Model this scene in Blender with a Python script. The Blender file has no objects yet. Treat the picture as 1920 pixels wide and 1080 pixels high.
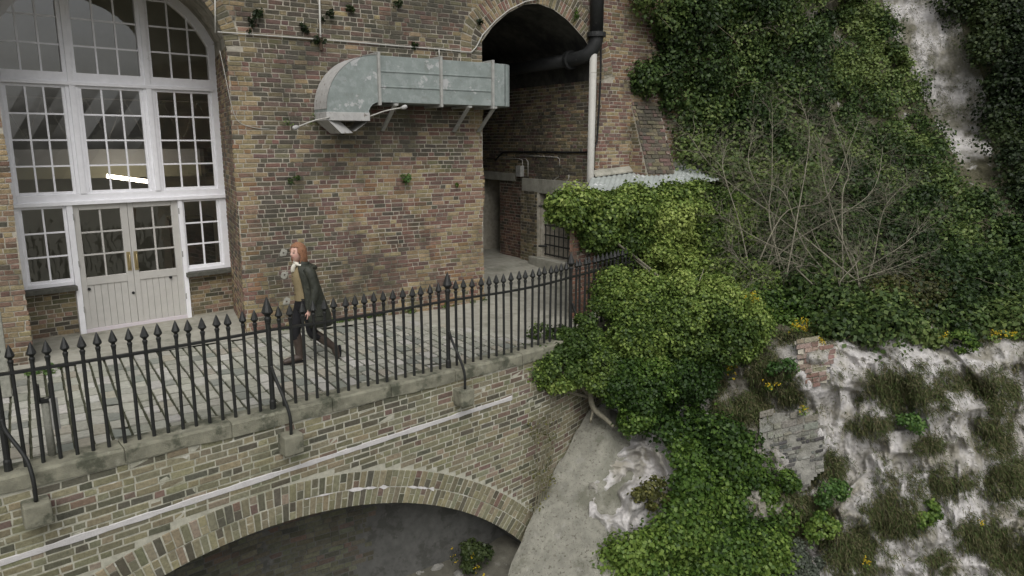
import bpy, bmesh, math, random
import numpy as np
from mathutils import Vector, Matrix, Euler
random.seed(7); RNG = np.random.default_rng(11)
SC = bpy.context.scene; COL = SC.collection
# ------------------------------------------------------------------ camera, light, exposure
CAM = np.array([0., 0., 3.05]); FPX = 1372.; PITCH = math.radians(11.2); YAW = math.radians(56.6)
FW = np.array([math.cos(YAW)*math.cos(PITCH), math.sin(YAW)*math.cos(PITCH), -math.sin(PITCH)])
RT = np.array([math.sin(YAW), -math.cos(YAW), 0.]); UP = np.cross(RT, FW)
cd = bpy.data.cameras.new('camera'); cam = bpy.data.objects.new('camera', cd); COL.objects.link(cam)
cd.sensor_width = 36; cd.lens = 36*FPX/1920; cd.clip_end = 2000; cd.clip_start = .05
cam.matrix_world = Matrix(((RT[0], UP[0], -FW[0], CAM[0]), (RT[1], UP[1], -FW[1], CAM[1]), (RT[2], UP[2], -FW[2], CAM[2]), (0, 0, 0, 1)))
SC.camera = cam
SUN_EL, SUN_AZ = math.radians(50), math.radians(244)      # compass-like: direction towards the sun in the xy plane (from +x, ccw)
wd = bpy.data.worlds.new('World'); SC.world = wd; wd.use_nodes = True
nt = wd.node_tree; nt.nodes.clear()
sky = nt.nodes.new('ShaderNodeTexSky'); sky.sky_type = 'NISHITA'; sky.sun_disc = False
sky.sun_elevation = SUN_EL; sky.sun_rotation = math.radians(90) - SUN_AZ; sky.air_density = 1.0; sky.dust_density = 4.0; sky.ozone_density = 1.0
hs = nt.nodes.new('ShaderNodeHueSaturation'); hs.inputs['Saturation'].default_value = .22
bg = nt.nodes.new('ShaderNodeBackground'); bg.inputs['Strength'].default_value = .10
wo = nt.nodes.new('ShaderNodeOutputWorld')
nt.links.new(sky.outputs[0], hs.inputs['Color']); nt.links.new(hs.outputs[0], bg.inputs[0]); nt.links.new(bg.outputs[0], wo.inputs[0])
sl = bpy.data.lights.new('sun', 'SUN'); sl.energy = 1.15; sl.angle = math.radians(50); sl.color = (1, .975, .94)
so = bpy.data.objects.new('sun', sl); COL.objects.link(so)
so.rotation_euler = Vector((-math.cos(SUN_EL)*math.cos(SUN_AZ), -math.cos(SUN_EL)*math.sin(SUN_AZ), -math.sin(SUN_EL))).to_track_quat('-Z', 'Y').to_euler()
SC.render.engine = 'CYCLES'
SC.view_settings.view_transform = 'Standard'; SC.view_settings.look = 'None'; SC.view_settings.gamma = 1
SC.view_settings.exposure = 0.36
# ------------------------------------------------------------------ geometry of the view (used to lay the place out at real depths)
def ray(u, v): return FW + RT*((u-960)/FPX) + UP*((540-v)/FPX)
def onY(u, v, Y): d = ray(u, v); return CAM + d*(Y/d[1])
def onX(u, v, X): d = ray(u, v); return CAM + d*(X/d[0])
def onZ(u, v, Z): d = ray(u, v); return CAM + d*((Z-CAM[2])/d[2])
def onD(u, v, D): return CAM + ray(u, v)*D
def pix(P):
    q = np.asarray(P, float) - CAM; z = q@FW
    return 960 + FPX*(q@RT)/z, 540 - FPX*(q@UP)/z, z
# ------------------------------------------------------------------ numpy noise
_perm = RNG.random(65536)
def _h(ix, iy, iz): return _perm[(ix*374761 + iy*668265 + iz*1274126 + (ix*iy) % 7919) & 65535]
def vnoise(p):
    p = np.atleast_2d(np.asarray(p, float)); i = np.floor(p).astype(np.int64); f = p - i; f = f*f*(3-2*f)
    r = 0
    for dx in (0, 1):
        for dy in (0, 1):
            for dz in (0, 1):
                w = (f[:, 0] if dx else 1-f[:, 0])*(f[:, 1] if dy else 1-f[:, 1])*(f[:, 2] if dz else 1-f[:, 2])
                r = r + w*_h(i[:, 0]+dx, i[:, 1]+dy, i[:, 2]+dz)
    return r
def fbm(p, o=4, g=.5):
    p = np.atleast_2d(np.asarray(p, float)); r = 0; a = 1; t = 0
    for k in range(o): r = r + a*vnoise(p*(2**k) + 17.3*k); t += a; a *= g
    return r/t
def n1(x, y, z=0., s=1., o=3): return float(fbm([[x*s, y*s, z*s]], o)[0])
# ------------------------------------------------------------------ materials
MATS = {}
def mat(name, base=(.5, .5, .5), rough=.85, attr=False, var=.0, vscale=8, stains=(), bump=0, bscale=40, metal=0, spec=.3, transl=0, emit=None, bump2=None):
    """Principled with object-space colour noise, optional stains [(colour, scale, lo, hi, amount)] and fine bump."""
    if name in MATS: return MATS[name]
    m = bpy.data.materials.new(name); m.use_nodes = True; t = m.node_tree; N = t.nodes; L = t.links
    b = N['Principled BSDF']; b.inputs['Roughness'].default_value = rough; b.inputs['Metallic'].default_value = metal
    b.inputs['Specular IOR Level'].default_value = spec
    geo = N.new('ShaderNodeNewGeometry')
    if attr:
        a = N.new('ShaderNodeAttribute'); a.attribute_name = 'Col'; col = a.outputs['Color']
    else:
        c = N.new('ShaderNodeRGB'); c.outputs[0].default_value = (*base, 1); col = c.outputs[0]
    def noise(scale, det=5, rg=.6):
        n = N.new('ShaderNodeTexNoise'); n.inputs['Scale'].default_value = scale; n.inputs['Detail'].default_value = det; n.inputs['Roughness'].default_value = rg
        L.new(geo.outputs['Position'], n.inputs['Vector']); return n.outputs['Fac']
    if var:
        mr = N.new('ShaderNodeMapRange'); mr.inputs[1].default_value = .25; mr.inputs[2].default_value = .75
        mr.inputs[3].default_value = 1-var; mr.inputs[4].default_value = 1+var
        L.new(noise(vscale), mr.inputs[0])
        mx = N.new('ShaderNodeMix'); mx.data_type = 'RGBA'; mx.blend_type = 'MULTIPLY'; mx.inputs[0].default_value = 1
        L.new(col, mx.inputs[6]); L.new(mr.outputs[0], mx.inputs[7]); col = mx.outputs[2]
    for (sc_, scale, lo, hi, amt) in stains:
        mr = N.new('ShaderNodeMapRange'); mr.interpolation_type = 'SMOOTHSTEP'
        mr.inputs[1].default_value = lo; mr.inputs[2].default_value = hi; mr.inputs[4].default_value = amt
        L.new(noise(scale, 6, .65), mr.inputs[0])
        mx = N.new('ShaderNodeMix'); mx.data_type = 'RGBA'; mx.inputs[7].default_value = (*sc_, 1)
        L.new(mr.outputs[0], mx.inputs[0]); L.new(col, mx.inputs[6]); col = mx.outputs[2]
    L.new(col, b.inputs['Base Color'])
    if bump:
        bp = N.new('ShaderNodeBump'); bp.inputs['Strength'].default_value = bump; bp.inputs['Distance'].default_value = .02
        L.new(noise(bscale, 8, .65), bp.inputs['Height'])
        if bump2:
            bq = N.new('ShaderNodeBump'); bq.inputs['Strength'].default_value = bump2[0]; bq.inputs['Distance'].default_value = bump2[2]
            L.new(noise(bump2[1], 6, .6), bq.inputs['Height']); L.new(bq.outputs[0], bp.inputs['Normal'])
        L.new(bp.outputs[0], b.inputs['Normal'])
    if transl:
        tr = N.new('ShaderNodeBsdfTranslucent'); L.new(col, tr.inputs[0]); ms = N.new('ShaderNodeMixShader'); ms.inputs[0].default_value = transl
        L.new(b.outputs[0], ms.inputs[1]); L.new(tr.outputs[0], ms.inputs[2]); L.new(ms.outputs[0], N['Material Output'].inputs[0])
    if emit:
        b.inputs['Emission Color'].default_value = (*emit[0], 1); b.inputs['Emission Strength'].default_value = emit[1]
    MATS[name] = m; return m
M_BRICK = mat('brick', attr=True, rough=.92, var=.28, vscale=30, stains=[((.05, .05, .038), 1.3, .52, .70, .75), ((.42, .40, .35), 5, .63, .71, .55), ((.085, .095, .045), 2.1, .56, .70, .55), ((.055, .05, .04), 14, .60, .68, .5), ((.05, .05, .04), .55, .47, .66, .5)], bump=.7, bscale=70)
M_MORTAR = mat('mortar', (.40, .37, .305), .95, var=.25, vscale=12, stains=[((.12, .115, .09), 1.1, .50, .68, .8), ((.6, .58, .54), 3, .6, .7, .5), ((.10, .098, .075), .55, .46, .64, .7)], bump=.5, bscale=120)
M_BBRICK = mat('bridge_brick', attr=True, rough=.92, var=.3, vscale=28, stains=[((.06, .065, .045), 1.0, .55, .72, .6), ((.33, .34, .25), 3.0, .62, .75, .4)], bump=.6, bscale=80)
M_BMORTAR = mat('bridge_mortar', (.42, .41, .335), .95, var=.25, vscale=14, stains=[((.22, .23, .15), 1.4, .5, .68, .7), ((.72, .71, .67), 5, .58, .7, .7)], bump=.6, bscale=90)
M_CONC = mat('concrete', (.34, .33, .28), .92, var=.25, vscale=5, stains=[((.13, .135, .10), 1.6, .5, .7, .6), ((.40, .40, .36), 7, .62, .72, .5)], bump=.5, bscale=60)
M_COPE = mat('coping', (.21, .205, .155), .93, var=.35, vscale=7, stains=[((.06, .065, .045), 3.2, .48, .62, .85), ((.36, .36, .30), 6, .6, .72, .5)], bump=.6, bscale=70)
M_SLAB = mat('abutment_render', (.25, .245, .205), .93, var=.3, vscale=5, stains=[((.12, .12, .09), 2.0, .50, .66, .75), ((.10, .09, .07), 26, .56, .64, .8), ((.36, .35, .32), 3.6, .58, .7, .6), ((.10, .105, .07), .9, .5, .68, .6), ((.42, .40, .38), 38, .66, .7, .7)], bump=1.0, bscale=35, bump2=(.8, 7, .05))
M_SETT = mat('sett_stone', attr=True, rough=.85, var=.2, vscale=20, stains=[((.2, .2, .15), 1.2, .55, .75, .4)], bump=.4, bscale=50)
M_JOINT = mat('sett_joint', (.06, .063, .038), .97, var=.35, vscale=14, stains=[((.24, .24, .19), 2.5, .55, .7, .6)], bump=.6, bscale=60)
M_WHITE = mat('white_paint', (.88, .88, .91), .5, var=.06, vscale=9, stains=[((.5, .49, .46), 6, .66, .76, .5)], bump=.1, bscale=60, spec=.4)
M_DOOR = mat('door_paint', (.50, .488, .458), .55, var=.07, vscale=7, stains=[((.40, .36, .32), 5, .62, .75, .4)], bump=.12, bscale=50)
M_IRON = mat('black_iron', (.014, .015, .014), .5, var=.3, vscale=30, stains=[((.06, .05, .04), 14, .64, .74, .5)], bump=.25, bscale=120, spec=.45)
M_STEEL = mat('grey_steel', (.33, .33, .31), .6, var=.2, vscale=12, stains=[((.2, .15, .1), 9, .62, .72, .5)], bump=.2, bscale=80)
M_DUCT = mat('duct_paint', (.225, .258, .245), .6, var=.2, vscale=5, stains=[((.29, .32, .312), 9, .50, .62, .7), ((.45, .45, .45), 3.4, .60, .635, .8), ((.16, .17, .15), 4, .56, .7, .5), ((.14, .11, .08), 12, .66, .72, .6)], bump=.25, bscale=40, spec=.4)
M_DUCTW = mat('duct_pale', (.40, .395, .38), .65, var=.15, vscale=9, stains=[((.15, .13, .11), 13, .60, .65, .85), ((.52, .52, .52), 5, .58, .7, .5)], bump=.2, bscale=60)
M_PIPEW = mat('pale_pipe', (.42, .41, .375), .5, var=.08, vscale=6, stains=[((.3, .28, .24), 5, .62, .75, .4)], bump=.1)
M_PIPEB = mat('black_pipe', (.025, .026, .026), .45, var=.3, vscale=8, stains=[((.2, .2, .2), 5, .66, .7, .5)], bump=.3, bscale=40)
M_CABLE = mat('black_cable', (.015, .015, .015), .5)
M_DARK = mat('dark_interior', (.06, .06, .055), .9, var=.2)
M_ROOMW = mat('room_wall', (.55, .56, .50), .9, var=.15, vscale=1.5)
M_ROOMF = mat('room_floor', (.18, .17, .15), .8)
M_CREAM = mat('cream_beam', (.62, .60, .46), .7); M_BEAM = mat('white_beam', (.75, .76, .80), .7)
M_LAMP = mat('lamp_tube', (.9, .9, .85), .5, emit=((1, .86, .66), 20.0))
M_BRASS = mat('brass', (.42, .34, .18), .4, metal=.7, var=.2)
M_CHALK = mat('cliff_chalk', attr=True, rough=.95, var=.25, vscale=9, stains=[((.24, .225, .175), 1.7, .52, .68, .6), ((.10, .10, .07), 5, .62, .72, .6), ((.60, .585, .58), 2.5, .58, .7, .5), ((.13, .125, .10), 17, .66, .71, .7)], bump=1.0, bscale=22, bump2=(.8, 4, .10))
M_LEAF = mat('leaf', attr=True, rough=.5, spec=.28, transl=.25)
M_FLOWER = mat('petal', (.52, .38, .02), .6, transl=.2)
M_BARK = mat('bark', (.22, .205, .155), .9, var=.3, vscale=20, stains=[((.34, .34, .17), 12, .58, .7, .6)], bump=.5)
M_TWIG = mat('dark_twig', (.09, .075, .055), .95, var=.3, vscale=20)
M_GRASS = mat('dry_grass', attr=True, rough=.8, transl=.15)
M_ROOF = mat('corrugated_sheet', (.36, .39, .37), .6, var=.15, vscale=4, stains=[((.72, .73, .73), 3.2, .60, .66, .9), ((.28, .30, .27), 2.2, .6, .75, .5)], bump=.2)
M_EARTH = mat('earth', (.105, .10, .08), .97, var=.3, vscale=6, stains=[((.2, .195, .175), 5, .6, .7, .6)], bump=.7, bscale=30)  # base lowered so the floor under the arch carries its shade in the colour
M_UNDER = mat('vault_render_shaded', (.095, .095, .088), .9, var=.25, vscale=9, stains=[((.05, .05, .044), 4, .5, .62, .7), ((.15, .148, .135), 11, .62, .70, .5)], bump=.4, bscale=30)  # shade under the arch is put into this dark base colour
M_WOOD = mat('grey_timber', (.27, .27, .23), .9, var=.25, vscale=25, bump=.5, bscale=60)
def glass_mat():
    m = bpy.data.materials.new('window_glass'); m.use_nodes = True; t = m.node_tree; N = t.nodes; L = t.links; N.clear()
    o = N.new('ShaderNodeOutputMaterial'); tr = N.new('ShaderNodeBsdfTransparent'); tr.inputs[0].default_value = (.90, .92, .90, 1)
    g = N.new('ShaderNodeBsdfGlossy'); g.inputs['Roughness'].default_value = .015; g.inputs[0].default_value = (1, 1, 1, 1)
    fr = N.new('ShaderNodeFresnel'); fr.inputs[0].default_value = 2.3
    nz = N.new('ShaderNodeTexNoise'); nz.inputs['Scale'].default_value = 2.5; gp = N.new('ShaderNodeNewGeometry'); L.new(gp.outputs['Position'], nz.inputs['Vector'])
    bp = N.new('ShaderNodeBump'); bp.inputs['Strength'].default_value = .05; bp.inputs['Distance'].default_value = .05
    L.new(nz.outputs[0], bp.inputs['Height']); L.new(bp.outputs[0], g.inputs['Normal'])
    ms = N.new('ShaderNodeMixShader'); L.new(fr.outputs[0], ms.inputs[0]); L.new(tr.outputs[0], ms.inputs[1]); L.new(g.outputs[0], ms.inputs[2]); L.new(ms.outputs[0], o.inputs[0])
    return m
M_GLASS = glass_mat()
# ------------------------------------------------------------------ object helpers
def wloc(o):
    v = Vector((0, 0, 0))
    while o is not None: v = v + o.location; o = o.parent
    return v
def tag(o, label=None, cat=None, group=None, kind=None):
    if label: o['label'] = label
    if cat: o['category'] = cat
    if group: o['group'] = group
    if kind: o['kind'] = kind
    return o
def put(o, parent=None):                      # parent keeping world coordinates (parents are never rotated)
    if o.name not in COL.objects: COL.objects.link(o)
    if parent is not None:
        o.parent = parent; o.location = Vector(o.location) - wloc(parent)
    return o
def empty(name, loc):
    e = bpy.data.objects.new(name, None); COL.objects.link(e); e.location = loc; e.empty_display_size = .2; return e
class MB:
    """Collects verts / faces (world coordinates) and becomes one mesh object."""
    def __init__(s): s.v = []; s.f = []; s.c = []
    def add(s, vs, fs, col=None):
        b = len(s.v); s.v += [tuple(map(float, x)) for x in vs]; s.f += [tuple(i+b for i in f) for f in fs]
        if col is not None: s.c += [col]*len(vs)
        return s
    def box(s, lo, hi, fn=None):
        P = [(lo[0] if i & 1 == 0 else hi[0], lo[1] if i & 2 == 0 else hi[1], lo[2] if i & 4 == 0 else hi[2]) for i in range(8)]
        if fn: P = [fn(*p) for p in P]
        return s.add(P, [(0, 2, 3, 1), (4, 5, 7, 6), (0, 1, 5, 4), (2, 6, 7, 3), (0, 4, 6, 2), (1, 3, 7, 5)])
    def quad(s, a, b, c, d): return s.add([a, b, c, d], [(0, 1, 2, 3)])
    def tube(s, pts, rad, n=8, cap=True, squash=None):
        pts = [Vector(p) for p in pts]; rad = rad if hasattr(rad, '__len__') else [rad]*len(pts)
        ref = Vector((0, 0, 1)) if abs((pts[-1]-pts[0]).normalized().z) < .9 else Vector((0, 1, 0)); b = len(s.v); vs = []
        for i, p in enumerate(pts):
            d = (pts[min(i+1, len(pts)-1)] - pts[max(i-1, 0)]).normalized(); a = d.cross(ref).normalized(); c = d.cross(a)
            rr = rad[i] if hasattr(rad[i], '__len__') else (rad[i], rad[i])
            for k in range(n):
                t = 2*math.pi*k/n; vs.append(p + a*(math.cos(t)*rr[0]) + c*(math.sin(t)*rr[1]))
        fs = [(i*n+k, i*n+(k+1) % n, (i+1)*n+(k+1) % n, (i+1)*n+k) for i in range(len(pts)-1) for k in range(n)]
        if cap: fs += [tuple(range(n-1, -1, -1)), tuple(range((len(pts)-1)*n, len(pts)*n))]
        return s.add(vs, fs)
    def lathe(s, prof, c, n=10):
        vs = []; fs = []
        for r, z in prof:
            for k in range(n):
                t = 2*math.pi*(k+.5)/n; vs.append((c[0]+r*math.cos(t), c[1]+r*math.sin(t), c[2]+z))
        m = len(prof)
        fs = [(i*n+k, i*n+(k+1) % n, (i+1)*n+(k+1) % n, (i+1)*n+k) for i in range(m-1) for k in range(n)] + [tuple(range(n-1, -1, -1)), tuple(range((m-1)*n, m*n))]
        return s.add(vs, fs)
    def prism(s, poly, d):                    # closed polygon (3D points) pushed along d
        n = len(poly); P = [np.array(p, float) for p in poly]; d = np.array(d, float)
        return s.add(P + [p+d for p in P], [tuple(range(n)), tuple(range(2*n-1, n-1, -1))] + [(i, n+i, n+(i+1) % n, (i+1) % n) for i in range(n)])
    def build(s, name, m, parent=None, smooth=False, bevel=0, base=None, origin=True):
        me = bpy.data.meshes.new(name)
        if not s.v: s.v = [(0, 0, 0)]
        V = np.array(s.v); o0 = np.zeros(3)
        if origin: o0 = (V.min(0)+V.max(0))/2; o0[2] = V[:, 2].min()
        if base is not None: o0 = np.array(base, float)
        me.from_pydata([tuple(x) for x in (V-o0)], [], s.f)
        bm = bmesh.new(); bm.from_mesh(me); bmesh.ops.recalc_face_normals(bm, faces=bm.faces)
        if bevel:
            ed = [e for e in bm.edges if len(e.link_faces) == 2 and e.calc_face_angle(0) > .6]
            bmesh.ops.bevel(bm, geom=ed, offset=bevel, segments=2, affect='EDGES', profile=.6)
        bm.to_mesh(me); bm.free()
        if s.c and not bevel:
            a = me.color_attributes.new('Col', 'FLOAT_COLOR', 'POINT'); arr = np.ones((len(s.c), 4), np.float32); arr[:, :3] = np.array(s.c); a.data.foreach_set('color', arr.ravel())
        if smooth: me.polygons.foreach_set('use_smooth', [True]*len(me.polygons))
        me.materials.append(m); o = bpy.data.objects.new(name, me); o.location = o0
        return put(o, parent)
def npmesh(name, V, F, m, col=None, smooth=False, parent=None):
    """fast mesh from arrays; F is (n,4) or (n,3)"""
    me = bpy.data.meshes.new(name); V = np.asarray(V, np.float32); F = np.asarray(F, np.int32); k = F.shape[1]
    o0 = V.mean(0); o0[2] = V[:, 2].min(); me.vertices.add(len(V)); me.vertices.foreach_set('co', (V-o0).ravel())
    me.loops.add(F.size); me.loops.foreach_set('vertex_index', F.ravel()); me.polygons.add(len(F))
    me.polygons.foreach_set('loop_start', np.arange(0, F.size, k, dtype=np.int32)); me.polygons.foreach_set('loop_total', np.full(len(F), k, np.int32))
    if smooth: me.polygons.foreach_set('use_smooth', np.ones(len(F), bool))
    me.update(calc_edges=True)
    if col is not None:
        a = me.color_attributes.new('Col', 'FLOAT_COLOR', 'POINT'); arr = np.ones((len(V), 4), np.float32); arr[:, :3] = col; a.data.foreach_set('color', arr.ravel())
    me.materials.append(m); o = bpy.data.objects.new(name, me); o.location = Vector([float(x) for x in o0]); return put(o, parent)
def crspline(P, n=8):
    P = [np.array(p, float) for p in P]; out = []
    for i in range(len(P)-1):
        a, b, c, d = P[max(i-1, 0)], P[i], P[i+1], P[min(i+2, len(P)-1)]
        for k in range(n):
            t = k/n; out.append(.5*((2*b)+(c-a)*t+(2*a-5*b+4*c-d)*t*t+(3*b-a-3*c+d)*t**3))
    out.append(P[-1]); return out
# ------------------------------------------------------------------ bricks
def pick(p): 
    r = random.random(); s = 0
    for c, w in p:
        s += w
        if r < s: return c
    return p[-1][0]
RED, PUR, YEL, PNK, SOO, GRN, ORG = (.182, .110, .085), (.148, .099, .083), (.285, .226, .133), (.252, .170, .124), (.100, .088, .068), (.165, .142, .090), (.24, .148, .085)
def shade(c, a=.18, h=.05):
    k = 1+random.uniform(-a, a); return tuple(max(.01, x*k*(1+random.uniform(-h, h))) for x in c)
def brick_mb(mb, r, mapf, proud, col, jit=.0045, bev=.005):
    if r[3]-r[2] > 1: jit, bev = .9, .7
    """r=(x0,x1,z0,z1) in wall coordinates; mapf(x,z,d) -> world, d out of the wall"""
    x0, x1, z0, z1 = r; J = lambda: random.uniform(-jit, jit)
    if x1-x0 < .03: bev = .004
    o = [(x0+J(), z0+J()), (x1+J(), z0+J()), (x1+J(), z1+J()), (x0+J(), z1+J())]
    i = [(o[0][0]+bev, o[0][1]+bev), (o[1][0]-bev, o[1][1]+bev), (o[2][0]-bev, o[2][1]-bev), (o[3][0]+bev, o[3][1]-bev)]
    pr = [proud+random.uniform(-.0025, .0025) for _ in range(4)]
    vs = [mapf(*p, q) for p, q in zip(i, pr)] + [mapf(*p, max(proud-.004, .0005)) for p in o] + [mapf(*p, -.012) for p in o]
    fs = [(0, 1, 2, 3)] + [(k, 4+k, 4+(k+1) % 4, (k+1) % 4) for k in range(4)] + [(4+k, 8+k, 8+(k+1) % 4, 4+(k+1) % 4) for k in range(4)]
    mb.add(vs, fs, col)
def lay(x0, x1, z0, z1, spans, course=.073, joint=.0135, L=.213, bond='flemish', slope=0., minw=.035):
    """rects of every brick; spans(z) -> list of (xa,xb) solid intervals"""
    out = []; H = L/2-joint/2; r = 0; z = z0
    while z < z1:
        x = x0 - random.uniform(0, .05) - (0 if r % 2 else .11); k = r % 2
        while x < x1:
            w = (L if (k % 2 == 0) == (random.random() < .85) else H) if bond == 'flemish' and True else ((L if r % 2 else H) if bond == 'english' else L)
            w *= random.uniform(.94, 1.05); k += 1
            for a, b in spans(z+course/2):
                xa, xb = max(x, a), min(x+w, b)
                if xb-xa > minw: out.append((xa, xb, z, z+course-joint))
            x += w+joint
        z += course; r += 1
    return out
def vis_score(P):
    u, v, d = pix(P)
    return -1 if d < 1 or not (-20 < u < 1940 and -20 < v < 1100) else 1/d
def brick_set(parent, rects, mapf, colf, m, nsingle, name='brick', proud=(.002, .008), hidden=None, smap=None):
    """nsingle best seen bricks become objects, the rest one 'stuff' part"""
    sc = []
    for i, r in enumerate(rects):
        P = mapf((r[0]+r[1])/2, (r[2]+r[3])/2, 0); s = vis_score(P)
        if s > 0 and hidden and hidden(P): s *= .01
        if s > 0: s *= (r[1]-r[0])*(r[3]-r[2])
        sc.append(s)
    order = sorted(range(len(rects)), key=lambda i: -sc[i])[:nsingle]; single = set(i for i in order if sc[i] > 0)
    rest = MB()
    for i, r in enumerate(rects):
        c = colf((r[0]+r[1])/2, (r[2]+r[3])/2); pr = random.uniform(*proud)
        if i in single:
            mb = MB(); brick_mb(mb, r, mapf, pr, c); mb.build(name, m, parent, base=mapf((r[0]+r[1])/2, (r[2]+r[3])/2, 0))
        else: brick_mb(rest, r, mapf, pr, c)
    if rest.f: tag(rest.build(name+'_field', m, parent, origin=False), kind='stuff')
# ================================================================== THE SETTING
g = MB(); g.add([(-600, -600, -7.2), (900, -600, -7.2), (900, 900, -7.2), (-600, 900, -7.2)], [(0, 1, 2, 3)])
tag(g.build('ground', M_EARTH, origin=False), kind='structure')
# fence line / parapet in plan: straight, then bending back towards the rock
def _slope(x): return .114 + .25*min(max((x-5.5)/1.5, 0), 1)
_xs = np.linspace(-6, 13, 1901); _ys = np.zeros_like(_xs); i0 = int(np.argmin(abs(_xs-2.12))); _ys[i0] = 8.25
for i in range(i0+1, len(_xs)): _ys[i] = _ys[i-1]+_slope(_xs[i-1])*.01
for i in range(i0-1, -1, -1): _ys[i] = _ys[i+1]-_slope(_xs[i])*.01
_ts = np.concatenate([[0], np.cumsum(np.hypot(np.diff(_xs), np.diff(_ys)))])
def fl_t(x): return float(np.interp(x, _xs, _ts))
def fl(t, off=0.):                             # point on the fence line, off = towards the open side (camera)
    x = np.interp(t, _ts, _xs); y = np.interp(t, _ts, _ys); s = _slope(x); n = np.array([s, -1])/math.hypot(s, 1); return x+n[0]*off, y+n[1]*off
FACE = .12
def wmap(t, z, d): x, y = fl(t, FACE+d); return (x, y, z)
# terrace: base sheet of joint earth, concrete at the passage, setts
def floor_z(x, y): return .29*min(max((y-11.4)/3.0, 0), 1)*min(max((x-6.3)/.9, 0), 1)
def sheet(name, x0, x1, y0f, y1, nx, ny, zoff, m, wob=.0):
    V = []; F = []
    for i in range(nx+1):
        for j in range(ny+1):
            x = x0+(x1-x0)*i/nx; ya = y0f(x) if callable(y0f) else y0f; y = ya+(y1-ya)*j/ny
            V.append((x, y, floor_z(x, y)+zoff + wob*(n1(x, y, 3, 1.5)-.5)))
    F = [(i*(ny+1)+j, (i+1)*(ny+1)+j, (i+1)*(ny+1)+j+1, i*(ny+1)+j+1) for i in range(nx) for j in range(ny)]
    mb = MB(); mb.add(V, F); return mb.build(name, m, smooth=True, origin=False)
terr = tag(sheet('terrace_paving', -6, 6.6, lambda x: fl(fl_t(x))[1]-.02, 14.2, 40, 24, -.03, M_JOINT), kind='structure')
conc = tag(sheet('concrete_path', 4.7, 11.0, lambda x: max(fl(fl_t(x))[1]-.02, 11.9-1.9*max(0, x-4.7)), 21, 60, 60, -.014, M_CONC, .012), kind='structure')
strip = tag(sheet('concrete_apron', -6, 5.2, lambda x: 11.55+.3*n1(x, 0, 0, 1.3), 14.3, 60, 8, .004, M_CONC, .03), kind='structure')
# setts: courses run away from the viewer, cross joints slightly skew
rects = []
x = -2.2
while x < 6.75:
    w = random.uniform(.13, .175); y = 7.6-random.uniform(0, .2)
    while y < 12.0:
        l = random.uniform(.17, .30); cx, cy = x+w/2, y+l/2
        if cy > fl(fl_t(cx))[1]+.02 and cy < 11.62+.3*n1(cx, 0, 0, 1.3) and cx + .35*(cy-10) + .5*n1(cx, cy, 0, 2) < 6.3: rects.append((x, x+w, y, y+l))
        y += l+.055
    x += w+.028
def smap(x, y, d): return (x, y - .2*((x*6.1) % 1 - .5)*.3, d-.018 + .005*math.sin(x*1.9+y*2.3))
def scol(x, y):
    c = pick([((.36, .355, .305), .46), ((.30, .30, .25), .26), ((.42, .41, .375), .10), ((.22, .23, .20), .12), ((.32, .30, .245), .06)])
    return shade(c, .12, .012)
brick_set(terr, rects, smap, scol, M_SETT, 300, 'sett', (.006, .016))
# ================================================================== THE BUILDING
bld = tag(empty('brick_building', (2.7, 12, 0)), 'old weathered brick building with tall white arched window and dark arched passage', 'building')
YW = 12.0; WX0, WX1 = -.17, 2.75; CX, HW, SPR, RISE = 1.29, 1.46, 4.45, 1.12
ARC2 = [onY(880+a/6.75, b/6.75, YW) for a, b in [(75, 740), (150, 530), (300, 330), (480, 170), (700, 55), (860, 45), (1050, 110), (1250, 260), (1480, 520)]]
ARC2 = [(7.25, 4.2)] + [(max(p[0], 7.25), p[2]) for p in ARC2][1:] + [(9.9, 4.75), (10.0, 4.3)]
ARC2 = [(p[0], p[1]) if len(p) == 2 else p for p in ARC2]
PXL, PXR = 7.25, 10.0
def arc1z(x): return SPR + RISE*math.sqrt(max(0, 1-((x-CX)/HW)**2))
def arc2z(x): return float(np.interp(x, [p[0] for p in ARC2], [p[1] for p in ARC2]))
def base_z(x):
    if WX0 < x < WX1: return arc1z(x)
    if PXL < x < PXR: return arc2z(x)
    return -.4
TOP = 7.5
fw = MB(); xs = [-5, WX0] + [CX-HW*math.cos(math.pi*k/24) for k in range(1, 24)] + [WX1, PXL] + [PXL+(PXR-PXL)*k/24 for k in range(1, 24)] + [PXR, 17]
for a, b in zip(xs[:-1], xs[1:]):
    e = 1e-6; za, zb = base_z(a+e), base_z(b-e)
    fw.quad((a, YW, za), (b, YW, zb), (b, YW, TOP), (a, YW, TOP))
fw.quad((-5, YW, TOP), (17, YW, TOP), (17, 20, TOP), (-5, 20, TOP)); fw.quad((-5, YW, -.4), (-5, YW, TOP), (-5, 20, TOP), (-5, 20, -.4))
wall = fw.build('front_wall', M_MORTAR, bld, origin=False)
def fmap(x, z, d): return (x + .02*math.sin(z*3+x), YW-d-.002, z)
def fspans(z):
    S = []; cuts = []
    if z < SPR: cuts.append((WX0, WX1))
    else:
        R = HW+.23; RR = RISE+.23
        q = (z-SPR)/RR
        if q < 1: h = R*math.sqrt(1-q*q); cuts.append((CX-h, CX+h))
    zz = [p for p in ARC2]
    if z < 4.3: cuts.append((PXL + .05*(n1(0, z, 1, 3)-.5)*2, PXR))
    else:
        inside = [p[0] for p in OUT2 if p[1] > z]
        if inside: cuts.append((min(inside), max(inside)))
    x = -3.0
    for a, b in sorted(cuts):
        S.append((x, a)); x = b
    S.append((x, 14.6)); return [s for s in S if s[1]-s[0] > .02]
def offset_poly(P, d):
    P = np.array(P); out = []
    for i in range(len(P)):
        t = P[min(i+1, len(P)-1)]-P[max(i-1, 0)]; t = t/np.hypot(*t); out.append(P[i]+np.array([-t[1], t[0]])*d)
    return out
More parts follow.
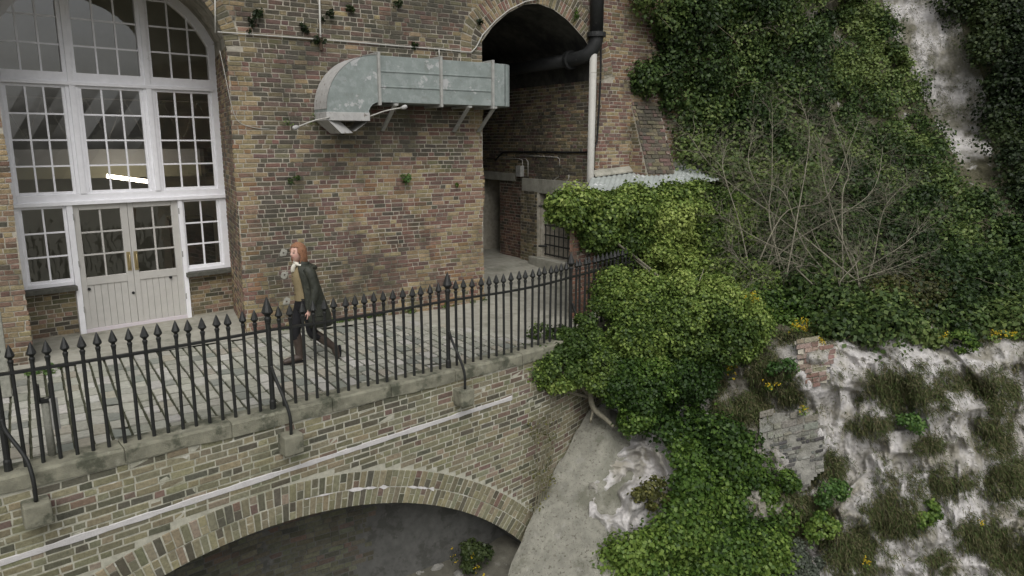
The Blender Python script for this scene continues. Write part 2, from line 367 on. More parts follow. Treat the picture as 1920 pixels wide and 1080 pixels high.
A2 = np.array([p for p in crspline([(a, b, 0) for a, b in ARC2], 10)])[:, :2]
OUT2 = [tuple(p) for p in offset_poly(A2, .46)]
def fcol(x, z):
    n = n1(x, z, 5, .9); m = n1(x, z, 9, 2.2)
    q = random.random(); dz = 2.75+1.6*(n-.5) - .06*(x-4)
    if x < 3.0+.12*q: c = pick([(YEL, .48), (PNK, .24), (ORG, .08), (RED, .12), (SOO, .08)])
    elif 6.95 < x < 7.4: c = pick([(YEL, .62), (PNK, .15), (RED, .23)])
    elif x > 10: c = pick([(RED, .34), (YEL, .30), (PUR, .16), (ORG, .1), (GRN, .1)])
    elif z > dz+.25*(q-.5) or (x < 4.3+1.2*(m-.5) and z > .9+1.0*(n-.3)): c = pick([(SOO, .40), (PUR, .20), (GRN, .26), (RED, .08), (YEL, .06)])
    elif m > .50: c = pick([(YEL, .50), (GRN, .12), (PNK, .12), (RED, .16), (ORG, .10)])
    else: c = pick([(RED, .38), (PUR, .30), (YEL, .16), (SOO, .08), (PNK, .08)])
    return shade(c)
def hid_front(P):      # hidden from view behind duct, ivy, shed
    u, v, d = pix(P); return (580 < u < 972 and 100 < v < 205) or u > 1180 or v > 600
brick_set(wall, lay(-3, 14.5, -.1, 6.6, fspans), fmap, fcol, M_BRICK, 190, 'brick', (.002, .008), hid_front)
# rings of the two arches
def ring(mb_parent, path, depth, m, mapf, colf, pitch=.076, name='voussoir', nsingle=0, proud=(.004, .012), off0=0.):
    P = np.array(path); L = np.concatenate([[0], np.cumsum(np.hypot(*np.diff(P, axis=0).T))]); n = int(L[-1]/pitch)
    rest = MB(); cnt = 0
    for k in range(n):
        q = []
        for s in (k*pitch+.008, (k+1)*pitch-.008):
            p = np.array([np.interp(s, L, P[:, 0]), np.interp(s, L, P[:, 1])]); p2 = np.array([np.interp(min(s+.05, L[-1]), L, P[:, 0]), np.interp(min(s+.05, L[-1]), L, P[:, 1])]); p1 = np.array([np.interp(max(s-.05, 0), L, P[:, 0]), np.interp(max(s-.05, 0), L, P[:, 1])])
            t = (p2-p1)/np.hypot(*(p2-p1)); nn = np.array([-t[1], t[0]]); q.append((p+nn*off0, p+nn*(off0+depth)))
        split = [(0, 1)] if (k+int(off0*10)) % 2 == 0 or random.random() < .2 else [(0, random.uniform(.42, .58)), None]
        if split[-1] is None: split = [split[0], (split[0][1]+.05, 1)]
        for (f0, f1) in split:
            A, B = q; o = [A[0]+(A[1]-A[0])*f0, B[0]+(B[1]-B[0])*f0, B[0]+(B[1]-B[0])*f1, A[0]+(A[1]-A[0])*f1]
            o = [x+np.array([random.uniform(-.003, .003), random.uniform(-.003, .003)]) for x in o]; ce = sum(o)/4; ii = [x+(ce-x)*.10 for x in o]; pr = random.uniform(*proud)
            vs = [mapf(*x, pr) for x in ii]+[mapf(*x, pr-.006) for x in o]+[mapf(*x, -.012) for x in o]
            fs = [(0, 1, 2, 3)]+[(j, 4+j, 4+(j+1) % 4, (j+1) % 4) for j in range(4)]+[(4+j, 8+j, 8+(j+1) % 4, 4+(j+1) % 4) for j in range(4)]
            c = colf(*ce)
            if cnt < nsingle and vis_score(mapf(*ce, 0)) > 0:
                mb = MB(); mb.add(vs, fs, c); mb.build(name, m, mb_parent); cnt += 1
            else: rest.add(vs, fs, c)
    if rest.f: tag(rest.build(name+'_field', m, mb_parent, origin=False), kind='stuff')
rcol = lambda x, z: shade(pick([(GRN, .3), (YEL, .25), (SOO, .2), (RED, .15), (PNK, .1)]))
ring(wall, A2, .215, M_BRICK, fmap, rcol, .072, nsingle=60); ring(wall, A2, .215, M_BRICK, fmap, rcol, .076, nsingle=0, off0=.226, name='outer_voussoir')
A1 = [(CX-HW*math.cos(math.pi*k/40), SPR+RISE*math.sin(math.pi*k/40)) for k in range(41)]
ring(wall, A1, .215, M_BRICK, fmap, lambda x, z: shade(pick([(YEL, .5), (GRN, .3), (SOO, .2)])), .072, nsingle=0, name='window_voussoir')
# --- window reveal (from the wall face to the window plane)
WA = math.radians(9); WE = np.array([math.cos(WA), math.sin(WA), 0]); WN = np.array([math.sin(WA), -math.cos(WA), 0]); WP = np.array([.57, 13.55, 0.])
def win(s, z, d=0.): p = WP+WE*s+WN*d; return (p[0], p[1], z)     # d towards the viewer
SL, SR, WZC, WR = -.85, 2.45, 3.89, 1.86
def fo(s): return WZC+math.sqrt(max(.0, WR**2-(s-.8)**2)) if abs(s-.8) < 1.66 else 4.75
rv = MB(); n = 24
inn = [win(SL, -.3)] + [win(SL+(SR-SL)*k/n, fo(SL+(SR-SL)*k/n)+.01) for k in range(n+1)] + [win(SR, -.3)]
out = [(WX0, YW, -.3)] + [(CX-HW*math.cos(math.pi*k/n), YW, arc1z(CX-HW*math.cos(math.pi*k/n))) for k in range(n+1)] + [(WX1, YW, -.3)]
for k in range(len(inn)-1): rv.quad(out[k], out[k+1], inn[k+1], inn[k])
rev = rv.build('window_reveal', M_MORTAR, bld, origin=False)
RJ0, RJ1 = np.array([WX1, YW, 0.]), np.array(win(SR, 0)); RJL = float(np.hypot(*(RJ1-RJ0)[:2])); RJE = (RJ1-RJ0)/RJL; RJN = np.array([-RJE[1], RJE[0], 0])
def rmap(x, z, d): p = RJ0+RJE*x+RJN*(d+.002); return (p[0], p[1], z)
brick_set(rev, lay(0, RJL, -.1, 5.0, lambda z: [(0, RJL-.02)] if z < 4.5 else []), rmap, lambda x, z: shade(pick([(RED, .3), (YEL, .35), (PNK, .15), (SOO, .2)])), M_BRICK, 0, 'reveal_brick')
# --- the window: frame, sashes, glazing bars, panes
wn = bpy.data.objects.new('arched_window', None); wn.location = win(.8, .8); put(wn, bld)
def wbox(mb, s0, s1, z0, z1, d0, d1): mb.box((s0, z0, d0), (s1, z1, d1), lambda s, z, d: win(s, z, d))
def wpart(name, s0, s1, z0, z1, d0, d1, m=M_WHITE, parent=None, bevel=.006):
    mb = MB(); wbox(mb, s0, s1, z0, z1, d0, d1); return mb.build(name, m, parent or wn, bevel=bevel)
PANE = []
def pane(s0, s1, z0, z1, parent, top=None):
    mb = MB(); a = random.uniform(-.004, .004); b = random.uniform(-.004, .004)
    if top is None: mb.add([win(s0, z0, a), win(s1, z0, b), win(s1, z1, a), win(s0, z1, -a)], [(0, 1, 2, 3)])
    else:
        k = 6; P = [win(s0, z0), win(s1, z0)] + [win(s1+(s0-s1)*j/k, max(z0+.004, min(z1, top(s1+(s0-s1)*j/k)))) for j in range(k+1)]
        mb.add(P, [tuple(range(len(P)))])
    mb.build('pane', M_GLASS, parent)
def lights(s0, s1, z0, z1, nc, nr, parent, top=None, bar=.026, sash=.045):
    """one sash: rail frame, glazing bars, panes"""
    fr = MB()
    if top is None:
        wbox(fr, s0, s0+sash, z0, z1, -.02, .025); wbox(fr, s1-sash, s1, z0, z1, -.02, .025)
        wbox(fr, s0+sash, s1-sash, z0, z0+sash, -.02, .024); wbox(fr, s0+sash, s1-sash, z1-sash, z1, -.02, .024)
        fr.build('sash', M_WHITE, parent, bevel=.005); s0 += sash; s1 -= sash; z0 += sash; z1 -= sash
    cols = [s0+(s1-s0)*k/nc for k in range(nc+1)]; rows = [z0+(z1-z0)*k/nr for k in range(nr+1)]
    for k in range(1, nc):
        zt = z1 if top is None else min(z1, top(cols[k]))
        if zt > z0: mb = MB(); wbox(mb, cols[k]-bar/2, cols[k]+bar/2, z0, zt, -.012, .014); mb.build('glazing_bar', M_WHITE, parent)
    for k in range(1, nr):
        ss = s1 if top is None else max([s0]+[s for s in np.linspace(s0, s1, 60) if top(s) > rows[k]]); sa = s0 if top is None else min([s1]+[s for s in np.linspace(s0, s1, 60) if top(s) > rows[k]])
        if ss-sa > .05: mb = MB(); wbox(mb, sa, ss, rows[k]-bar/2, rows[k]+bar/2, -.011, .012); mb.build('glazing_bar', M_WHITE, parent)
    for i in range(nc):
        for j in range(nr):
            if top is None: pane(cols[i], cols[i+1], rows[j], rows[j+1], parent)
            elif max(top(cols[i]), top(cols[i+1]), top((cols[i]+cols[i+1])/2)) > rows[j]+.03: pane(cols[i], cols[i+1], rows[j], rows[j+1], parent, top)
# outer frame
mb = MB(); wbox(mb, SR-.13, SR, .82, 4.72, -.06, .05); mb.build('frame_jamb', M_WHITE, wn, bevel=.006)
mb = MB(); wbox(mb, SL, SL+.13, .82, 4.72, -.06, .05); mb.build('frame_jamb', M_WHITE, wn, bevel=.006)
mb = MB(); P = [(.8+WR*math.sin(math.radians(a)), WZC+WR*math.cos(math.radians(a))) for a in np.linspace(-62.5, 62.5, 31)]; Q = [(.8+(WR-.15)*math.sin(math.radians(a)), WZC+(WR-.15)*math.cos(math.radians(a))) for a in np.linspace(-62.5, 62.5, 31)]
for k in range(30):
    a, b, c, d = P[k], P[k+1], Q[k+1], Q[k]
    mb.add([win(*p, dd) for dd in (.05, -.06) for p in (a, b, c, d)], [(0, 1, 2, 3), (7, 6, 5, 4), (0, 4, 5, 1), (2, 6, 7, 3), (0, 3, 7, 4), (1, 5, 6, 2)] if k in (0, 29) else [(0, 1, 2, 3), (7, 6, 5, 4), (0, 4, 5, 1), (2, 6, 7, 3)])
mb.build('frame_arch', M_WHITE, wn)
for s in (.08, 1.20):
    mb = MB(); wbox(mb, s, s+.19, 3.95, fo(s+.1)-.12, -.06, .045); mb.build('mullion', M_WHITE, wn, bevel=.008)
    mb = MB(); wbox(mb, s+.055, s+.135, 3.95, fo(s+.1)-.14, .045, .075); mb.build('mullion_bead', M_WHITE, wn, bevel=.008)
    mb = MB(); wbox(mb, s+.01, s+.19, 2.26, 3.95, -.06, .045); mb.build('mullion', M_WHITE, wn, bevel=.008)
    mb = MB(); wbox(mb, s+.06, s+.14, 2.26, 3.95, .045, .075); mb.build('mullion_bead', M_WHITE, wn, bevel=.008)
wpart('transom', SL+.13, SR-.13, 3.95, 4.12, -.06, .055); wpart('transom_drip', SL+.1, SR-.1, 3.93, 3.985, .055, .085)
wpart('transom', SL+.13, SR-.13, 2.10, 2.26, -.06, .055); wpart('transom_drip', SL, SR+.01, 2.09, 2.15, .056, .10)
topg = lambda s: WZC+math.sqrt(max(0, (WR-.15)**2-(s-.8)**2))
up = lambda s0, s1, nr, nc: lights(s0, s1, 4.12, 4.12+.405*nr, nc, nr, wn, topg)
up(SL+.13, .08, 4, 3); up(.27, 1.20, 4, 3); up(1.39, SR-.13, 4, 3)
lights(SL+.13, .09, 2.26, 3.93, 3, 4, wn); lights(.27, 1.21, 2.26, 3.93, 3, 4, wn); lights(1.39, SR-.13, 2.26, 3.93, 3, 4, wn)
lights(1.665, SR-.13, .88, 2.09, 2, 3, wn); lights(SL+.13, -.085, .88, 2.09, 2, 3, wn)
wpart('bottom_rail', 1.66, SR-.13, .82, .88, -.06, .05); wpart('bottom_rail', SL+.13, -.09, .82, .88, -.06, .05)
for a, b in ((1.63, 2.52), (-.95, -.07)):
    mb = MB(); wbox(mb, a, b, .735, .815, -.05, .16); mb.build('stone_sill', mat('dark_sill', (.10, .10, .085), .95, var=.4, vscale=15, bump=.6), wn, bevel=.012)
    mb = MB(); wbox(mb, a-.2, b+.2, -.3, .735, -.2, .0); ap = mb.build('apron_wall', M_MORTAR, bld)
    brick_set(ap, lay(a, b-.02, .03, .735, lambda z: [(a, b-.02)]), lambda x, z, d: win(x, z, d+.002), lambda x, z: shade(pick([(YEL, .35), (GRN, .3), (SOO, .2), (PNK, .15)])), M_BRICK, 0, 'apron_brick')
# --- the double door
dr = bpy.data.objects.new('double_door', None); dr.location = win(.8, 0); put(dr, bld)
for a, b in ((-.085, .0), (1.60, 1.67)): mb = MB(); wbox(mb, a, b, .0, 2.10, -.05, .07); mb.build('door_jamb', M_WHITE, dr, bevel=.006)
mb = MB(); wbox(mb, 0, 1.6, -.005, .06, -.03, .055); mb.build('weather_bar', mat('pinkish_bar', (.62, .57, .60), .5), dr, bevel=.006)
mb = MB(); wbox(mb, -.02, 1.62, -.05, -.008, -.05, .03); mb.build('threshold_gap', M_DARK, dr)
for s0, s1 in ((.005, .797), (.803, 1.597)):
    lf = MB()
    for q in ((s0, s0+.085, .06, 2.085), (s1-.105, s1, .06, 2.085), (s0+.085, s1-.105, 2.0, 2.085), (s0+.085, s1-.105, .78, .91)): wbox(lf, *q, -.02, .03)
    leaf = lf.build('door_leaf', M_DOOR, dr, bevel=.005)
    nb = 6; a, b = s0+.085, s1-.105
    for k in range(nb): mb = MB(); wbox(mb, a+(b-a)*k/nb+.002, a+(b-a)*(k+1)/nb-.002, .06, .78, -.015, .012); mb.build('board', M_DOOR, dr, bevel=.005)
    for k in (1,): mb = MB(); wbox(mb, (a+b)/2-.013, (a+b)/2+.013, .91, 2.0, -.01, .015); mb.build('glazing_bar', M_DOOR, dr)
    for k in (1, 2): mb = MB(); z = .91+(2.0-.91)*k/3; wbox(mb, a, b, z-.013, z+.013, -.009, .014); mb.build('glazing_bar', M_DOOR, dr)
    for i in range(2):
        for j in range(3): z0 = .91+1.09/3*j; pane(a+(b-a)*i/2, a+(b-a)*(i+1)/2, z0, z0+1.09/3, dr)
for s in (.745, .855):
    mb = MB(); wbox(mb, s-.03, s+.03, .95, 1.27, .03, .036); pl = mb.build('push_plate', M_BRASS, dr)
    mb = MB(); mb.tube([win(s, 1.0, .036), win(s, 1.0, .075), win(s, 1.22, .075), win(s, 1.22, .036)], .011, 8); mb.build('pull_handle', M_BRASS, dr, smooth=True)
for s, z in ((.11, .72), (.76, .57), (1.38, .76)): mb = MB(); mb.tube([win(s, z, .012), win(s, z, .045)], .024, 12); mb.build('knob', M_PIPEB, dr)
for s in (.0, 1.6):
    for z in (.35, 1.1, 1.85): mb = MB(); mb.tube([win(s, z, .074), win(s, z+.1, .074)], .009, 6); mb.build('hinge', M_STEEL, dr)
# --- room behind the window
rm = MB(); rx0, rx1, ry, rz = -3.5, 6.6, 19.5, 6.6
rm.quad((rx0, ry, -.1), (rx1, ry, -.1), (rx1, ry, rz), (rx0, ry, rz)); rm.quad((rx0, 13, -.1), (rx0, ry, -.1), (rx0, ry, rz), (rx0, 13, rz)); rm.quad((rx1, 12.4, -.1), (rx1, ry, -.1), (rx1, ry, rz), (rx1, 12.4, rz)); rm.quad((rx0, 12.6, rz), (rx1, 12.6, rz), (rx1, ry, rz), (rx0, ry, rz))
rm.build('room_wall', M_ROOMW, bld, origin=False)
mb = MB(); mb.quad((rx0, 13.2, -.06), (rx1, 13.2, -.06), (rx1, ry, -.06), (rx0, ry, -.06)); mb.build('room_floor', M_ROOMF, bld, origin=False)
mz = MB(); mz.box((rx0+.01, 17, 2.63), (rx1-.01, 17.25, 2.93)); mzo = mz.build('gallery_fascia', M_BEAM, bld)
mb = MB(); mb.box((rx0+.01, 17.05, 2.36), (rx1-.01, 17.3, 2.63)); mb.build('gallery_beam', M_CREAM, bld)
mb = MB(); mb.box((rx0+.01, 17.3, 2.6), (rx1-.01, ry, 2.7)); mb.build('gallery_floor', M_ROOMF, bld)
mb = MB(); mb.tube([(rx0+.02, 17.1, 3.92), (rx1-.02, 17.1, 3.92)], .02, 6); mb.tube([(rx0+.02, 17.1, 3.12), (rx1-.02, 17.1, 3.12)], .02, 6)
xx = rx0+.1
while xx < rx1-.8: mb.tube([(xx, 17.1, 3.12), (xx+.35, 17.1, 3.92)], .012, 5); mb.tube([(xx+.35, 17.1, 3.92), (xx+.7, 17.1, 3.12)], .012, 5); xx += .7
mb.build('lattice_rail', M_STEEL, bld)
mb = MB(); a, b = onY(200, 330, 16), onY(282, 341, 16); mb.tube([a, b], .035, 8); tag(mb.build('strip_light', M_LAMP), 'lit fluorescent strip light hanging inside behind the arched window', 'lamp')
mb = MB(); mb.box((3.0, 15.6, 2.4), (3.35, 16.0, 2.95)); tag(mb.build('wall_speaker', M_PIPEB, bevel=.02), 'black box loudspeaker hanging inside behind the right window panes', 'speaker')
# chair-like dark cabinet glimpsed through the door panes
mb = MB(); mb.box((2.3, 15.2, -.06), (3.0, 15.9, 1.55)); mb.box((2.27, 15.17, 1.55), (3.03, 15.93, 1.62)); tag(mb.build('dark_cabinet', M_DARK, bevel=.02), 'dark cabinet standing inside behind the right-hand door panes', 'cabinet')
# --- passage: vault, side walls, doorway, gate
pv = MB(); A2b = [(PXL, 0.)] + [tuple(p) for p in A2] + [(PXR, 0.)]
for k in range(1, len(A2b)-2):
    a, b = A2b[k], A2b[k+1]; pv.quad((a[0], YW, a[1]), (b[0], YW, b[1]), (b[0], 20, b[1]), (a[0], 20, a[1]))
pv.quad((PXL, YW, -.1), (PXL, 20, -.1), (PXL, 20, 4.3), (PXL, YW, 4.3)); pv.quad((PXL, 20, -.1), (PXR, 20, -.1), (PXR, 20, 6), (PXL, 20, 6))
vault = pv.build('passage_vault', mat('dark_vault', (.07, .068, .06), .95, var=.4, vscale=6, stains=[((.02, .02, .02), 1.2, .45, .65, .8)], bump=.7, bscale=30), bld, origin=False)  # very dark vault colour with random near-black patches
def pp(u, v): p = onX(u, v, PXR); return p[1], p[2]
GY0, GY1, GZ0, GZ1 = 12.45, pp(1015, 362)[0], .42, pp(1015, 362)[1]
DY0, DY1, DZ1 = pp(937, 338)[0], pp(905, 338)[0], pp(937, 338)[1]
pw = MB()
def pwq(y0, y1, z0, z1): pw.quad((PXR, y0, z0), (PXR, y1, z0), (PXR, y1, z1), (PXR, y0, z1))
pwq(YW, GY0, -.1, 4.3); pwq(GY0, GY1, -.1, GZ0); pwq(GY0, GY1, GZ1, 4.3); pwq(GY1, DY0, -.1, 4.3); pwq(DY0, DY1, DZ1, 4.3); pwq(DY1, 20, -.1, 4.3)
for (y0, y1, z0, z1, dp) in ((GY0, GY1, GZ0, GZ1, 1.2), (DY0, DY1, .2, DZ1, 1.0)):
    pw.quad((PXR, y0, z0), (PXR+dp, y0, z0), (PXR+dp, y0, z1), (PXR, y0, z1)); pw.quad((PXR, y1, z0), (PXR+dp, y1, z0), (PXR+dp, y1, z1), (PXR, y1, z1))
    pw.quad((PXR, y0, z1), (PXR+dp, y0, z1), (PXR+dp, y1, z1), (PXR, y1, z1)); pw.quad((PXR, y0, z0), (PXR+dp, y0, z0), (PXR+dp, y1, z0), (PXR, y1, z0)); pw.quad((PXR+dp, y0, z0), (PXR+dp, y1, z0), (PXR+dp, y1, z1), (PXR+dp, y0, z1))
pwo = pw.build('passage_wall', M_MORTAR, bld, origin=False)
def pmap(y, z, d): return (PXR-d-.002, y, z)
def pspans(z):
    cuts = []
    if z < GZ1+.33: cuts.append((GY0 if z > GZ0 else 0, GY1+.05)); 
    if z < DZ1+.2: cuts.append((DY0-.02, DY1))
    if GZ1 < z < GZ1+.33: cuts = [(YW, pp(982, 335)[0])] + ([(DY0-.02, DY1)] if z < DZ1+.2 else [])
    S = []; x = YW
    for a, b in sorted(cuts): S.append((x, max(a, x))); x = max(x, b)
    S.append((x, 19)); return [s for s in S if s[1]-s[0] > .03]
pcol = lambda y, z: shade(pick([(PUR, .18), (GRN, .38), (SOO, .20), (YEL, .19), (RED, .05)]) if z > 2.1 else pick([(RED, .4), (PNK, .2), (PUR, .2), (SOO, .2)]))
brick_set(pwo, lay(YW, 19, .1, 4.3, pspans), pmap, pcol, M_BRICK, 50, 'brick', (.004, .012))
mb = MB(); mb.box((PXR-.06, GY0-.3, GZ1), (PXR+.1, pp(982, 335)[0], GZ1+.32)); mb.build('gate_lintel', M_CONC, bld, bevel=.008)
mb = MB(); mb.box((PXR-.10, GY1+.03, .15), (PXR+.1, pp(982, 335)[0]-.02, GZ1)); gp = mb.build('gate_pier', M_MORTAR, bld)
brick_set(gp, lay(GY1+.03, pp(982, 335)[0]-.02, .2, GZ1, lambda z: [(GY1+.03, pp(982, 335)[0]-.02)]), lambda y, z, d: (PXR-.102-d, y, z), lambda y, z: shade(pick([(GRN, .4), (SOO, .3), (YEL, .3)])), M_BRICK, 0, 'pier_brick')
mb = MB(); mb.box((PXR-.22, GY0-.1, .1), (PXR+.0, GY1+.2, .42)); mb.build('gate_step', M_CONC, bld, bevel=.015)
mb = MB(); mb.box((PXR-.05, DY0-.75, DZ1+.01), (PXR+.06, DY1+.3, DZ1+.2)); mb.build('door_lintel', M_CONC, bld, bevel=.006)
# iron gate (open bar lattice)
gt = tag(empty('iron_gate', (PXR+.1, (GY0+GY1)/2, GZ0)), 'dark iron barred gate closing the doorway inside the passage', 'gate')
for k in range(9): mb = MB(); y = GY0+.05+(GY1-GY0-.1)*k/8; mb.tube([(PXR+.1, y, GZ0+.03), (PXR+.1, y, GZ1-.03)], .012, 6); mb.build('bar', M_IRON, gt)
for k in range(7): mb = MB(); z = GZ0+.06+(GZ1-GZ0-.12)*k/6; mb.box((PXR+.085, GY0+.02, z-.015), (PXR+.115, GY1-.02, z+.015)); mb.build('crossbar', M_IRON, gt)
for z in (GZ0+.25, GZ1-.3): mb = MB(); mb.tube([(PXR-.12, GY1+.12, z), (PXR+.1, GY1-.1, z)], .022, 8); mb.build('hinge', M_IRON, gt)
# --- raking buttress on the facade right of the passage
bx0, bx1, bzt, bzb = 10.95, 11.75, 3.9, 1.2
mb = MB(); mb.prism([(bx0, YW, bzb), (bx0, YW-1.05, bzb), (bx0, YW, bzt)], (bx1-bx0, 0, 0)); bt = mb.build('raking_buttress', M_MORTAR, bld)
BL = math.hypot(1.05, bzt-bzb); bdir = np.array([0, -1.05, bzb-bzt])/BL; bn = np.array([0, -(bzt-bzb), 1.05])/BL
def bmap(x, s, d): p = np.array([x, YW, bzt])+bdir*s+bn*(d+.012); return tuple(p)
brick_set(bt, lay(bx0, bx1, 0, BL, lambda z: [(bx0, bx1)], course=.085), bmap, lambda x, z: shade(pick([(SOO, .5), (GRN, .35), (PUR, .15)])), M_BRICK, 0, 'buttress_brick', (.0, .03))
brick_set(bt, lay(YW-1.05, YW, bzb, bzt, lambda z: [(YW-1.05*(bzt-z)/(bzt-bzb)+.03, YW)] if z < bzt-.1 else []), lambda y, z, d: (bx0-d-.002, y, z), lambda x, z: shade(pick([(YEL, .4), (RED, .3), (GRN, .3)])), M_BRICK, 0, 'buttress_side_brick')
# --- pale anchor patches with holes
for u, v in ((531, 474), (533, 515), (537, 565)):
    p = onY(u, v, YW); mb = MB(); n = 16; vs = [(p[0]+.07*math.cos(t)*(1+.25*math.sin(2*t+p[0]*9)), YW-.014, p[2]+.062*math.sin(t)*(1+.2*math.sin(3*t+p[2]*7))) for t in np.linspace(0, 2*math.pi, n, endpoint=False)]
    vi = [(p[0]+.016*math.cos(t), YW-.02, p[2]+.016*math.sin(t)) for t in np.linspace(0, 2*math.pi, n, endpoint=False)]; vb = [(a, YW+.02, c) for a, b, c in vi]
    mb.add(vs+vi+vb, [(k, (k+1) % n, n+(k+1) % n, n+k) for k in range(n)]+[(n+k, n+(k+1) % n, 2*n+(k+1) % n, 2*n+k) for k in range(n)])
    mb.build('mortar_patch', mat('pale_mortar', (.29, .285, .245), .95, var=.2, vscale=30), bld)
# ================================================================== RETAINING WALL WITH THE ARCH
rw = tag(empty('retaining_wall', (*fl(fl_t(2.0), FACE), -3.2)), 'yellow stock brick retaining wall carrying the terrace over a wide low arch', 'wall')
TC = fl_t(2.0); AZC, RI, RO = -6.6, 5.25, 5.70; SH = .028
T0, T1 = fl_t(-5.5), fl_t(10.5)
def az(t): q = RI**2-(t-TC)**2; return AZC+math.sqrt(q) if q > 0 else -99
mb = MB(); tt = sorted(list(np.linspace(T0, T1, 90))+[TC-RI*.9, TC+RI*.9])
for a, b in zip(tt[:-1], tt[1:]):
    za, zb = max(az(a), -7), max(az(b), -7)
    mb.quad(wmap(a, za, 0), wmap(b, zb, 0), wmap(b, 0, 0), wmap(a, 0, 0))
rwf = mb.build('wall_face', M_BMORTAR, rw, origin=False)
def rspans(z, ro=RO+.012):
    q = ro**2-(z-AZC)**2
    if q <= 0: return [(T0, T1)]
    h = math.sqrt(q); return [s for s in ((T0, TC-h), (TC+h, T1)) if s[1] > s[0]]
def shear(t, z): return z+SH*(t-TC)
BG, BO, BR, BD, BP = (.185, .175, .115), (.225, .203, .130), (.160, .115, .092), (.105, .100, .072), (.235, .195, .140)
def bcol(t, z):
    if n1(t, z, 4, .8) > .58 or t > TC+3.2: return shade(pick([(BG, .3), (BO, .28), (BR, .16), (BP, .14), (BD, .12)]))
    return shade(pick([(BG, .45), (BO, .25), (BD, .2), (BR, .06), (BP, .04)]))
rr = []
for (a, b, c, d) in lay(T0+2.4, T1, -4.2, .0, lambda z: [(T0+2.4, T1)], course=.079, joint=.016, L=.22):
    zc = shear((a+b)/2, (c+d)/2); ok = False
    for s0, s1 in rspans(zc-.03):
        xa, xb = max(a, s0), min(b, s1)
        if xb-xa > .04 and shear((xa+xb)/2, d) < -.10: rr.append((xa, xb, c, d))
def bwm(t, z, d): return wmap(t, shear(t, z), d)
def hid_b(P): u, v, d = pix(P); return u > 1090 or v > 1060 or (u > 960 and v < 720)
brick_set(rwf, rr, bwm, bcol, M_BBRICK, 300, 'brick', (.001, .008), hid_b)
arcp = [(TC+RI*math.sin(a), AZC+RI*math.cos(a)) for a in np.linspace(math.radians(-46), math.radians(50), 200)]
vcol = lambda t, z: shade(pick([(BO, .38), (BG, .34), (BR, .06), (BP, .08), (BD, .14)]))
ring(rwf, arcp, .215, M_BBRICK, wmap, vcol, .083, nsingle=150, proud=(.004, .014)); ring(rwf, arcp, .215, M_BBRICK, wmap, vcol, .088, nsingle=140, proud=(.004, .014), off0=.228, name='outer_voussoir')
# white string course
t0, t1 = fl_t(-1.6), fl_t(5.6); zt = lambda t: -.80+.030*(t-fl_t(-.58))
mb = MB(); N_ = 60; sect = [(-.033, 0), (-.028, .007), (.026, .008), (.033, 0)]
vs = []
for k in range(N_+1):
    t = t0+(t1-t0)*k/N_; w = 1+.9*(n1(t, 0, 2, 7)-.5)
    vs += [wmap(t, zt(t)+z*w, d+.004) for z, d in sect]
mb.add(vs, [(k*4+j, k*4+j+1, k*4+j+5, k*4+j+4) for k in range(N_) for j in range(3)])
mb.build('string_course', mat('white_string', (.52, .505, .50), .9, var=.12, vscale=8, stains=[((.35, .34, .27), 3, .58, .72, .6)], bump=.5), rw)
mb = MB(); vs = []
for k in range(61):
    a = math.radians(4+20*k/60); c = (TC+(RI+.222)*math.sin(a), AZC+(RI+.222)*math.cos(a)); w = max(.001, .075*(n1(k*.35, 0, 7, 1)-.36))
    vs += [wmap(c[0], c[1]+dz, .016) for dz in (-w, w)]
mb.add(vs, [(2*k, 2*k+1, 2*k+3, 2*k+2) for k in range(60)]); mb.build('mortar_smear', mat('lime_smear', (.60, .58, .57), .95, var=.2, vscale=14, bump=.4), rw)
# coping stones
t = T0+1
while t < T1-.5:
    L = random.uniform(.75, 1.25); mb = MB(); k = 6; vs = []; jz = random.uniform(-.006, .006)
    for i in range(k+1):
        tt_ = t+.004+(L-.008)*i/k; wob = (n1(tt_, 0, 0, 5)-.5)*.03; drop = (n1(tt_, 3, 0, 2.5)-.5)*.07
        x, y = fl(tt_, FACE+.028+wob); x2, y2 = fl(tt_, -.17+wob)
        x3, y3 = fl(tt_, FACE+.010+wob)
        vs += [(x, y, -.135+jz+drop), (x, y, .005+jz+wob*.5), (x3, y3, .03+jz), (x2, y2, .03+jz), (x2, y2, -.135+jz)]
    fs = [(i*5+j, i*5+(j+1) % 5, (i+1)*5+(j+1) % 5, (i+1)*5+j) for i in range(k) for j in range(5)] + [tuple(range(5)), tuple(range(k*5+4, k*5-1, -1))]
    mb.add(vs, fs); mb.build('coping_stone', M_COPE, rw, bevel=.006); t += L
